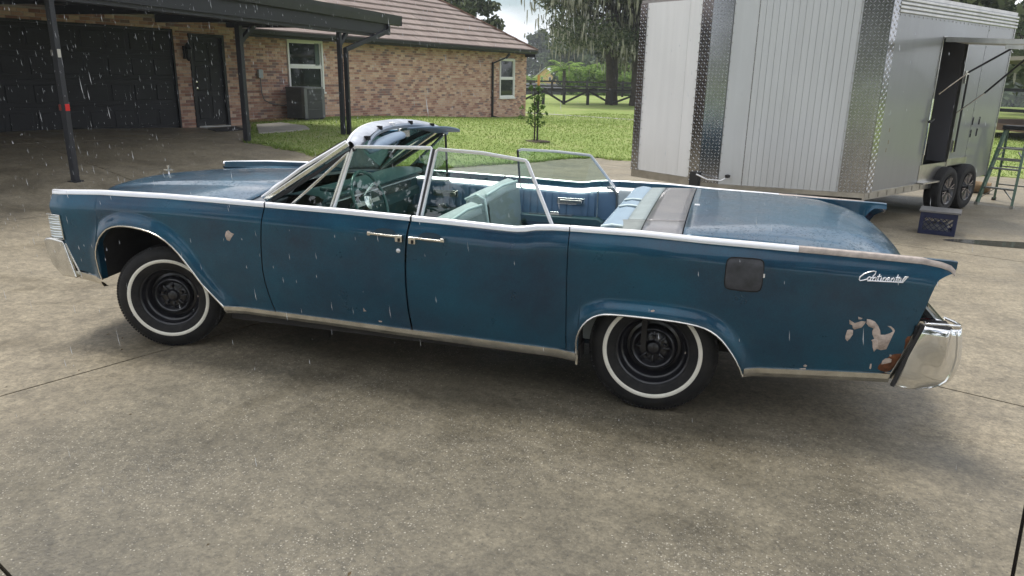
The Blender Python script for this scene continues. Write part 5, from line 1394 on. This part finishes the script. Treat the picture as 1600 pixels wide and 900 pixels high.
for s in (2.24, 2.92): MB().beam(sp(s, .34, -.1), sp(s, .34, -1.8), .07, .07).build('axle', UNDER, trl)
spanel('wheel_well', 1.62, 3.1, .5, .95, DARK, -.28, .02)

# ------------------------------------------------------------------ crate, ladder, log, hose
ct = empty('milk_crate', (6.98, 5.36, 0), math.atan2(-.10, .35), 'dark blue plastic milk crate with a grey board on top, standing beside the trailer wheels', 'crate', world=False)
CB = mat('crate_blue', (.006, .011, .045), .5, noise=(8, .2))
W2, D2, H2 = .20, .17, .27
for (a, b_) in (((-W2, -D2, 0), (W2, -D2 + .016, .055)), ((-W2, -D2, .205), (W2, -D2 + .016, H2)), ((-W2, D2 - .016, 0), (W2, D2, .055)), ((-W2, D2 - .016, .205), (W2, D2, H2)),
                ((-W2, -D2 + .016, 0), (-W2 + .016, D2 - .016, .055)), ((-W2, -D2 + .016, .205), (-W2 + .016, D2 - .016, H2)), ((W2 - .016, -D2 + .016, 0), (W2, D2 - .016, .055)), ((W2 - .016, -D2 + .016, .205), (W2, D2 - .016, H2))):
    B(a, b_).build('crate_band', CB, ct, bevel=.003)
for x in (-W2, W2 - .04):
    for y in (-D2, D2 - .04): B((x - .002, y - .002, 0), (x + .042, y + .042, H2 - .001)).build('crate_corner', CB, ct, bevel=.006)
B((-W2 + .01, -D2 + .01, .008), (W2 - .01, D2 - .01, .02)).build('crate_bottom', CB, ct)
for y in (-D2 + .008, D2 - .008):
    for k in range(-3, 6):
        for s in (1, -1):
            x0 = -.16 + k * .053 * 1.2; x1 = x0 + s * .15
            xa, xb = x0, x1; za, zb = .055, .205
            def clipx(xa, za, xb, zb):
                o_ = []
                for (x, z, x2, z2) in ((xa, za, xb, zb), (xb, zb, xa, za)):
                    if x < -.16 or x > .16:
                        lim = -.16 if x < -.16 else .16
                        if (x2 - lim) * (x - lim) >= 0 and abs(x2) > .16: return None
                        t = (lim - x) / (x2 - x); x, z = lim, z + (z2 - z) * t
                    o_.append((x, z))
                return o_
            c_ = clipx(xa, za, xb, zb)
            if c_: MB().beam((c_[0][0], y, c_[0][1]), (c_[1][0], y + .0004 * s, c_[1][1]), .009, .009, (0, 1, 0)).build('crate_lattice', CB, ct)
B((-W2 + .03, -.10, .02), (.12, .12, .13)).build('crate_contents', mat('rag', (.20, .20, .19), .9, noise=(15, .3)), ct, bevel=.03)
bd = B((-W2 - .02, -D2 - .015, H2 + .002), (W2 + .03, D2 + .01, H2 + .026)).build('grey_board', mat('grey_board', (.16, .155, .15), .6, noise=(5, .2)), None, bevel=.003)
bd.location = (6.98, 5.36, 0); bd.rotation_euler = (0, 0, math.atan2(-.10, .35))
tag(bd, 'flat grey board lying across the top of the blue milk crate', 'board')

ld = empty('step_ladder', (8.37, 7.95, 0), math.atan2(-.23, .34), 'short green fibreglass step ladder with aluminium steps standing behind the trailer', 'ladder', world=False)
LG = mat('green_fibreglass', (.10, .165, .12), .5, noise=(10, .2)); LA = mat('ladder_aluminium', (.42, .42, .39), .42, .85, noise=(12, .25))
HL = 1.17
for sx in (-1, 1):
    for yb, yt in ((-.02, .34), (.72, .42)):
        MB().beam((sx * .235, yb, .03), (sx * .145, yt, HL - .03), .035, .06).build('side_rail', LG, ld)
        B((sx * .24 - .025, yb - .03, 0), (sx * .24 + .025, yb + .03, .045)).build('foot', BLACK if yb > .5 else LA, ld)
for z in (.27, .56, .86):
    t = z / HL; hw = .235 - .09 * t; y = -.02 + .36 * t
    B((-hw, y - .035, z - .012), (hw, y + .045, z + .012)).build('step', LA, ld)
    MB().beam((-hw, .72 - .30 * t, z), (hw, .72 - .30 * t, z), .03, .02).build('rear_brace', LA, ld)
for sx in (-1, 1):
    MB().beam((sx * .225, .04, .10), (sx * .07, .07, .255), .02, .012).build('step_brace', LA, ld)
    MB().beam((sx * .17, .24, .72), (sx * .10, .26, .82), .02, .012).build('step_brace', LA, ld)
B((-.19, .28, HL - .035), (.19, .49, HL + .03)).build('top_cap', BLACK, ld, bevel=.012)
MB().beam((-.19, .20, .70), (.19, .20, .70), .02, .04).build('spreader', LA, ld)

lg = MB().tube([(8.20, 9.62, .10), (8.42, 9.52, .10), (8.72, 9.40, .095)], [.10, .105, .095], 12).build('log', mat('log_wood', (.20, .135, .075), .9, noise=(9, .4), bump=(14, .8, .02)), None, smooth=40)
tag(lg, 'short brown log lying on the concrete behind the trailer', 'log')
# ------------------------------------------------------------------ trees
def leafcloud(cents, n, spread, size, seed, flat=1.0, droop=0):
    rg = np.random.default_rng(seed); C = np.array(cents); w_ = C[:, 3] if C.shape[1] > 3 else np.ones(len(C))
    idx = rg.choice(len(C), n, p=w_ / w_.sum())
    d = rg.normal(size=(n, 3)); d /= np.linalg.norm(d, axis=1)[:, None]
    r = rg.random(n) ** .45
    ctr = C[idx, :3] + d * (r * spread * w_[idx] ** .4)[:, None] * np.array([1, 1, flat])
    a = rg.normal(size=(n, 3)); a /= np.linalg.norm(a, axis=1)[:, None]
    b = rg.normal(size=(n, 3)); b -= (a * b).sum(1)[:, None] * a; b /= np.linalg.norm(b, axis=1)[:, None]
    s = size * rg.uniform(.5, 1.2, n)[:, None]
    V = np.stack([ctr - a * s, ctr + b * s * .55, ctr + a * s, ctr - b * s * .55], 1)
    return V.reshape(-1, 3)
def tree(name, label, x, y, h, cr, seed, leaf=LEAF_OAK, nl=9000, size=.16, tr=.35, low=.35, flat=.7, nb=26, group=None, cat='tree', clump=None, moss=0, trunks=1, mossmat=None):
    rd = random.Random(seed); z0 = zg(x, y) - .1
    t = empty(name, (x, y, z0), 0, label, cat, group, world=False)
    mb = MB(); cents = []
    for k in range(trunks):
        a = rd.uniform(0, 6.28); lean = .06 * h if trunks > 1 else .03 * h
        tip = Vector((math.cos(a) * lean, math.sin(a) * lean, h * .55))
        base = Vector((math.cos(a) * tr * .4 * (trunks > 1), math.sin(a) * tr * .4 * (trunks > 1), 0))
        pts = [base, base.lerp(tip, .12), base.lerp(tip, .35) + Vector((rd.uniform(-.2, .2), rd.uniform(-.2, .2), 0)) * tr * 2, base.lerp(tip, .7), tip]
        mb.tube(pts, [tr * 1.45, tr * 1.05, tr * .9, tr * .65, tr * .3], 10)
        for i in range(nb // trunks):
            an = rd.uniform(0, 6.28); u_ = rd.uniform(0, 1); rad = cr * (rd.random() ** .5)
            zz = h * (low + (1 - low) * rd.random()); top = h * (1 - .42 * (rad / cr) ** 2)
            zz = min(zz, top)
            e = Vector((math.cos(an) * rad, math.sin(an) * rad, zz))
            s_ = base.lerp(tip, rd.uniform(.45, 1.0))
            mid = s_.lerp(e, .5) + Vector((0, 0, .10 * rad)) + Vector((rd.uniform(-1, 1), rd.uniform(-1, 1), 0)) * .05 * cr
            mb.tube([s_, s_.lerp(mid, .5), mid, e], [tr * .34, tr * .26, tr * .18, tr * .05], 6)
            cents.append((e.x, e.y, e.z, rd.uniform(.5, 1.3))); cents.append((*(mid.lerp(e, .5)), rd.uniform(.3, .8)))
            for q in range(2):
                e2 = e + Vector((rd.uniform(-1, 1), rd.uniform(-1, 1), rd.uniform(-.7, .5))) * cr * .22
                mb.tube([mid.lerp(e, .6), e2], [tr * .09, tr * .03], 5); cents.append((*e2, rd.uniform(.3, .9)))
    mb.build('trunk', BARK, t, smooth=60)
    V = leafcloud(cents, nl, clump or cr * .26, size, seed, flat)
    link('crown', np_mesh('crown', V, 4, leaf), t)
    if moss:
        rg = np.random.default_rng(seed + 5); C = np.array(cents); n = moss
        c_ = C[rg.integers(0, len(C), n), :3] + rg.normal(size=(n, 3)) * np.array([1, 1, .5]) * (clump or cr * .26) * .75
        L_ = rg.uniform(.2, .85, n) * (h / 12); wd = rg.uniform(.02, .055, n); a = rg.uniform(0, 6.28, n)
        dx = np.stack([np.cos(a), np.sin(a), 0 * a], 1) * wd[:, None]; dn = np.stack([rg.normal(0, .06, n), rg.normal(0, .06, n), -L_], 1)
        V = np.stack([c_ - dx, c_ + dx, c_ + dx * 1.2 + dn * .5, c_ - dx * 1.2 + dn * .5, c_ - dx * 1.2 + dn * .5, c_ + dx * 1.2 + dn * .5, c_ + dx * .25 + dn, c_ - dx * .25 + dn], 1).reshape(-1, 3)
        link('moss', np_mesh('moss', V, 4, MOSS), t, kind='stuff')
    return t
# the big live oaks hung with moss
tree('oak_tree', 'large double trunked oak hung with grey moss beyond the lawn', -2.9, 43.2, 12.5, 4.3, 11, nl=52000, size=.125, tr=.27, low=.26, nb=64, moss=4200, trunks=2, clump=1.25, group=None)
tree('oak_tree', 'moss hung oak with a single straight trunk close against the trailer edge', -1.35, 42.6, 12, 4.2, 12, nl=22000, size=.125, tr=.31, low=.34, nb=32, moss=1600, clump=1.2)
# tree showing over the tile roof
tree('oak_tree', 'dark leafy tree rising behind the tiled roof ridge', -13.3, 42.3, 9.6, 2.7, 13, nl=15000, size=.20, tr=.4, low=.35, nb=30)
tree('oak_tree', 'feathery hazy tree rising behind the yellow house', -40.2, 182, 17.5, 7.0, 14, leaf=LEAF_FAR, nl=11000, size=.50, tr=.4, low=.15)
# bright clump behind the fence
for i, (x, y, h, cr, s) in enumerate(((-11.0, 71, 2.9, 1.6, 21), (-9.4, 69, 3.5, 1.7, 22), (-7.6, 70, 3.4, 1.7, 23), (-5.9, 72, 3.2, 1.7, 24))):
    tree('bamboo_clump', ['leftmost and lowest of the bright green clumps behind the far fence', 'tall bright green clump, second from the palm behind the far fence', 'bright green clump behind the fence just left of the oak trunks', 'bright green clump partly hidden behind the oak trunks'][i], x, y, h, cr, s, leaf=LEAF_MID, nl=8000, size=.16, tr=.12, low=.05, flat=1.1, nb=24, cat='shrub', group='bright shrubs beyond the fence')
# palm
def palm(x, y, h, seed, label):
    t = empty('palm_tree', (x, y, zg(x, y)), 0, label, 'palm tree', world=False); rd = random.Random(seed)
    MB().tube([(0, 0, 0), (.1, 0, h * .5), (.05, .1, h)], [.2, .16, .13], 10).build('trunk', BARK, t, smooth=60)
    V = []
    for k in range(20):
        a = 2 * math.pi * k / 20 + rd.uniform(-.1, .1); el = rd.uniform(.0, 1.1); Ln = rd.uniform(1.6, 2.3)
        prev = Vector((.05, .1, h))
        for s in range(14):
            u_ = s / 13; r_ = Ln * u_; z = h + math.sin(el) * r_ - .55 * u_ * u_ * Ln
            c_ = Vector((.05 + math.cos(a) * r_ * math.cos(el * .6), .1 + math.sin(a) * r_ * math.cos(el * .6), z))
            side = Vector((-math.sin(a), math.cos(a), 0)); l = .42 * math.sin(math.pi * min(1, u_ * .9 + .1)) + .05
            for sg in (-1, 1):
                tip = c_ + side * sg * l + Vector((math.cos(a) * .12, math.sin(a) * .12, -.22 * l - .08)); w_ = Vector((math.cos(a), math.sin(a), 0)) * .05
                V += [c_ - w_, c_ + w_, tip + w_ * .3, tip - w_ * .3]
    link('fronds', np_mesh('fronds', [tuple(v) for v in V], 4, LEAF_MID), t)
palm(-10.6, 63.5, 2.3, 1, 'arching green palm in front of the yellow house')
palm(-17.3, 77, 1.6, 2, 'low pale distant palm left of the yellow house')
# generic trees closing the horizon
far = [(-33, 178, 17, 8, 32), (-20, 150, 15, 8, 33), (-14, 128, 15, 8, 34), (-8, 135, 16, 8, 35), (-1, 130, 17, 8, 36), (6, 128, 16, 8, 37), (-44, 120, 15, 8, 38), (14, 120, 16, 8, 39), (-18, 118, 12, 6, 51), (-4, 112, 13, 6, 52)]
names_ = ['tall hazy tree behind the yellow house', 'hazy tree right behind the yellow gable', 'hazy tree showing above the palm', 'hazy tree above the bright clumps', 'hazy tree seen between the oak trunks', 'hazy tree by the right oak trunk', 'hazy tree at the house corner', 'hazy tree behind the trailer nose', 'lower dark tree beside the screened pool', 'lower dark tree over the bright clumps']
for (x, y, h, cr, s), l_ in zip(far, names_):
    tree('background_tree', l_, x, y, h, cr, s, leaf=LEAF_FAR, nl=5200, size=.52, tr=.35, low=.02, flat=.9, nb=26, group='trees along the horizon')
for (x, y, h, cr, s, l_) in ((15.5, 36, 11, 5.5, 41, 'leafy oak over the trailer roof at the right edge'), (21.5, 44, 13, 6, 42, 'broad oak behind the wooden pavilion'), (25.5, 38, 12, 6, 43, 'oak farthest right behind the pavilion'), (17, 58, 12, 6, 44, 'distant oak between trailer and pavilion post')):
    tree('oak_tree', l_, x, y, h, cr, s, nl=9000, size=.24, tr=.35, low=.12, nb=28, moss=300 if s != 44 else 0)
# trees on the near side of the drive, seen as reflections in glass and paint
for (x, y, h, cr, s, l_) in ((-7.5, -19, 14, 5.0, 61, 'tall oak standing behind the viewer, left'), (3.5, -22, 13, 5.4, 62, 'rounded oak standing behind the viewer, centre'), (13, -20, 14, 5.0, 63, 'tall oak standing behind the viewer, right')):
    tree('oak_tree', l_, x, y, h, cr, s, nl=9000, size=.26, tr=.3, low=.15, nb=26)
# a far wood as one mass
rg = np.random.default_rng(77); C = []
for k in range(420):
    a = R(rg.uniform(-62, 112)); q_ = 188 + rg.uniform(-12, 12); C.append((q_ * math.sin(a), q_ * math.cos(a), rg.uniform(-4, 2.5), rg.uniform(.6, 1.4)))
V = leafcloud(C, 72000, 4.5, .8, 78)
tag(link('far_woods', np_mesh('far_woods', V, 4, LEAF_FAR)), 'unbroken hazy belt of woodland along the horizon', 'woods', kind='stuff')

# sapling tied to a stake
sx, sy = -.43, 14.0; sz = zg(sx, sy)
sp_ = empty('sapling', (sx, sy, sz), 0, 'thin young sapling with sparse green leaves beside a dark stake on the lawn', 'sapling', world=False)
rd = random.Random(5); mb = MB().tube([(-.05, .02, 0), (-.04, .02, .5), (-.07, .0, 1.1), (-.05, 0, 1.45)], [.022, .018, .012, .006], 8); cents = []
for k in range(26):
    z = rd.uniform(.35, 1.3); a = rd.uniform(0, 6.28); l = rd.uniform(.18, .44) * (1.25 - z * .5)
    e = (-.05 + math.cos(a) * l, math.sin(a) * l, z + l * .6); mb.tube([(-.05, .01, z), e], [.008, .003], 5)
    for q in range(3): u_ = rd.uniform(.4, 1.05); cents.append((-.05 + math.cos(a) * l * u_, math.sin(a) * l * u_, z + l * .6 * u_, 1))
mb.build('trunk', BARK, sp_, smooth=60)
link('leaves', np_mesh('leaves', leafcloud(cents, 620, .07, .042, 6), 4, leaf_mat('sapling_leaves', [(.06, .12, .025), (.10, .18, .04), (.17, .25, .08)])), sp_)
stk = B((-.02, -.02, -.05), (.02, .02, 1.50)).build('stake', mat('dark_stake', (.03, .028, .025), .8), None); stk.location = (sx + .03, sy + .02, sz); tag(stk, 'dark upright stake with an orange tip beside the sapling', 'stake')
o = B((-.028, -.028, 1.42), (.028, .028, 1.68)).build('stake_tip', mat('orange_tip', (.62, .30, .09), .7), stk)
mu = MB().lathe([(0, .02), (.25, .02), (.38, .004)], 24, 'z').build('mulch_ring', mat('mulch', (.07, .05, .03), .95, noise=(20, .5)), None); mu.location = (sx, sy, sz + .02); tag(mu, 'small ring of bare brown soil at the foot of the sapling', 'soil', kind='stuff')

# yellow house with pale metal roof, screened pool cage
yh = empty('yellow_house', (-33.2, 150, -2.2), R(-14), 'distant two storey yellow house with a pale metal roof behind the far fence', 'house', world=False)
YW = mat('yellow_wall', (.62, .43, .16), .8, noise=(1, .06)); MR = mat('pale_metal_roof', (.62, .63, .64), .4, .3)
MB().prism([(-3.6, -4), (3.6, -4), (3.6, 5.0), (0, 7.6), (-3.6, 5.0)], 1, 0, 11).build('wall', YW, yh)
for sg in (-1, 1): MB().add([(0, -.5, 7.85), (0, 11.5, 7.85), (sg * 4.2, 11.5, 4.75), (sg * 4.2, -.5, 4.75)], [(0, 1, 2, 3)]).build('roof', MR, yh, solid=.15)
for x, z in ((1.4, 4.4), (-1.4, 4.4), (1.4, 1.6), (-1.4, 1.6)):
    f = B((x - .45, -.08, z - .7), (x + .45, .02, z + .7)).build('window', WHITEP, yh); B((x - .33, -.10, z - .58), (x + .33, -.078, z + .58)).build('pane', WGLASS, f)
yh.scale = (.68, .68, .68)
pc = empty('pool_cage', (-27.5, 128, -4.4), R(20), 'dark screened pool enclosure in front of the yellow house', 'enclosure', world=False)
for x in (-6, -3, 0, 3, 6):
    MB().beam((x, -3, 0), (x, -3, 3.3), .14, .14).beam((x, -3, 3.3), (x, 1, 4.6), .14, .14).build('cage_post', BLACKP, pc)
for z in (1.1, 3.3): MB().beam((-6, -3, z), (6, -3, z), .12, .12).build('cage_rail', BLACKP, pc)
MB().add([(-6, -2.95, 0), (6, -2.95, 0), (6, -2.95, 3.3), (-6, -2.95, 3.3), (6, 1, 4.6), (-6, 1, 4.6)], [(0, 1, 2, 3), (3, 2, 4, 5)]).build('mesh_screen', mat('dark_screen', (.05, .055, .06), .8), pc)

# dark paddock fence with cross braces
FP = mat('fence_paint', (.020, .018, .017), .7, noise=(6, .3))
fn = empty('paddock_fence', (-6, 41, 0), 0, 'dark wooden paddock fence with diagonal braces in front of the oaks', 'fence')
fpts = [(-18.5, 33.4), (-15.6, 35.2), (-12.7, 37.0), (-9.8, 38.7), (-8.1, 39.55), (-6.75, 40.4), (-5.6, 41.1), (-4.2, 41.6), (-2.8, 42.2), (-.9, 42.6), (1.2, 43.0), (3.6, 43.2)]
fd_ = [(x, y) for x, y in fpts]
for i, (x, y) in enumerate(fd_):
    B((x - .08, y - .08, -.1), (x + .08, y + .08, 1.02)).build('fence_post', FP, fn)
for i, ((x0, y0), (x1, y1)) in enumerate(zip(fd_, fd_[1:])):
    MB().beam((x0, y0, .93), (x1, y1, .93), .05, .13).build('fence_rail', FP, fn)
    if i % 2: MB().beam((x0, y0 - .05, .86), (x1, y1 - .05, .12), .04, .12).build('fence_brace', FP, fn)
    else: MB().beam((x1, y1 - .05, .86), (x0, y0 - .05, .12), .04, .12).build('fence_brace', FP, fn)
f2 = empty('board_fence', (-12, 66, 0), 0, 'far dark board fence along the pasture, in front of the bright clumps', 'fence')
pts2 = [(-24 + 3.2 * k, 62.5 - .2 * k) for k in range(15)]
for x, y in pts2: B((x - .09, y - .09, zg(x, y) - .2), (x + .09, y + .09, zg(x, y) + 1.35)).build('fence_post', FP, f2)
for (x0, y0), (x1, y1) in zip(pts2, pts2[1:]):
    for z in (.4, .8, 1.2): MB().beam((x0, y0, zg(x0, y0) + z), (x1, y1, zg(x1, y1) + z), .05, .15).build('fence_rail', FP, f2)

# wooden pavilion at the right edge
WD = mat('brown_timber', (.13, .080, .055), .8, noise=(5, .3))
pv = empty('wooden_pavilion', (16, 26, 0), R(20), 'brown timber pavilion with raised floor and flat roof on the lawn at the right edge', 'pavilion')
for x, y in ((12.9, 22.6), (17.0, 23.8), (12.0, 26.5), (16.0, 28)):
    MB().beam((x, y, 0), (x, y, 2.5), .24, .24).build('post', WD, pv)
B((12.0, 22.3, 2.28), (19, 22.5, 2.46)).build('beam', DARKB, pv)
B((11.8, 22.0, 2.50), (19.5, 28.5, 2.62)).build('roof', mat('pavilion_roof', (.22, .20, .17), .8), pv)
B((12.4, 22.4, .30), (19, 28, .52)).build('floor', WD, pv)
for z in (.95, 1.6): MB().beam((12.9, 22.6, z), (17, 23.8, z), .05, .10).beam((12.9, 22.6, z), (12.0, 26.5, z), .05, .10).build('rail', DARKB, pv)
MB().beam((12.9, 22.6, 1.75), (15, 23.2, 1.2), .05, .1).build('brace', DARKB, pv)

# rain: drops falling between the viewer and the house
rg = np.random.default_rng(9); V = []
n = 4600
tt = rg.random(n)
X = np.where(rg.random(n) < .82, rg.uniform(-4.5, 3.2, n), rg.uniform(1, 7, n)); Y = rg.uniform(-3.9, 4.5, n); Z = rg.uniform(.05, 3.0, n)
keep = (Y < -1.15) | (Z > 1.45) | ((X < -.2))
for x, y, z in zip(X[keep], Y[keep], Z[keep]):
    dd = math.hypot(x - 4.35, y + 4.79)
    if dd < 1.2 or (z < .75 and y < -1.15 and random.random() < .75): continue
    vq_ = random.lognormvariate(0, .35); l = random.uniform(.007, .018) * vq_; r_ = random.uniform(.0009, .0016) * min(1, .35 + dd / 8) * random.uniform(.6, 1.25); dx = -.13 * l
    t_, b_ = (x + dx, y, z + l), (x - dx, y, z - l)
    q = [(x + r_, y, z - l * .3), (x, y + r_, z - l * .3), (x - r_, y, z - l * .3), (x, y - r_, z - l * .3)]
    for i in range(4): V += [t_, q[i], q[(i + 1) % 4], b_, q[(i + 1) % 4], q[i]]
RAIN = bpy.data.materials.new('water_drop'); RAIN.use_nodes = True
b_ = RAIN.node_tree.nodes['Principled BSDF']; b_.inputs['Base Color'].default_value = (.86, .88, .92, 1); b_.inputs['Roughness'].default_value = .25; b_.inputs['Transmission Weight'].default_value = .35; b_.inputs['IOR'].default_value = 1.33
tag(link('falling_rain', np_mesh('falling_rain', V, 3, RAIN)), 'bright raindrops falling in front of the garage and the car', 'rain', kind='stuff')

# leaves and litter on the drive and by the wall
lv = MB()
for k in range(46):
    x, y = random.uniform(-.5, 7.5), random.uniform(-3.6, -.9); a = random.uniform(0, 3.14); s = random.uniform(.006, .018)
    dx, dy = math.cos(a) * s, math.sin(a) * s
    lv.add([(x - dx, y - dy, .004), (x - dy * .4, y + dx * .4, .009), (x + dx, y + dy, .005), (x + dy * .4, y - dx * .4, .007)], [(0, 1, 2, 3)])
lv.build('leaf_litter', mat('dead_leaf', (.10, .07, .035), .9, var=.5), None, fix=False)
tag(bpy.data.objects['leaf_litter'], 'tiny dead leaves and twigs scattered on the concrete', 'leaf litter', kind='stuff')
lv = MB()
for k in range(900):
    u_ = random.uniform(.55, 2.9); v_ = random.uniform(.35, .98); x, y = hl(u_, v_); a = random.uniform(0, 3.14); s = random.uniform(.012, .04); z = zg(x, y) + .03
    dx, dy = math.cos(a) * s, math.sin(a) * s
    lv.add([(x - dx, y - dy, z), (x - dy * .5, y + dx * .5, z + .02), (x + dx, y + dy, z + .005), (x + dy * .5, y - dx * .5, z + .015)], [(0, 1, 2, 3)])
lv.build('fallen_leaves', mat('tan_leaf', (.34, .23, .11), .9, var=.4), None, fix=False)
tag(bpy.data.objects['fallen_leaves'], 'drift of tan fallen leaves against the brick wall beside the air conditioner', 'leaves', kind='stuff')

# ------------------------------------------------------------------ haze
hzb = B((-620, -520, -6.2), (620, 1420, 20.5)).build('haze', DARK, None); hzb.data.materials.clear()
hm = bpy.data.materials.new('haze_air'); hm.use_nodes = True; t = hm.node_tree; t.nodes.clear()
ho = t.nodes.new('ShaderNodeOutputMaterial'); pvn = t.nodes.new('ShaderNodeVolumePrincipled')
pvn.inputs['Color'].default_value = (.90, .94, 1.0, 1); pvn.inputs['Density'].default_value = .0008; pvn.inputs['Anisotropy'].default_value = .2
t.links.new(pvn.outputs[0], ho.inputs['Volume']); hzb.data.materials.append(hm); tag(hzb, kind='stuff', label='thin damp haze in the air', cat='haze')
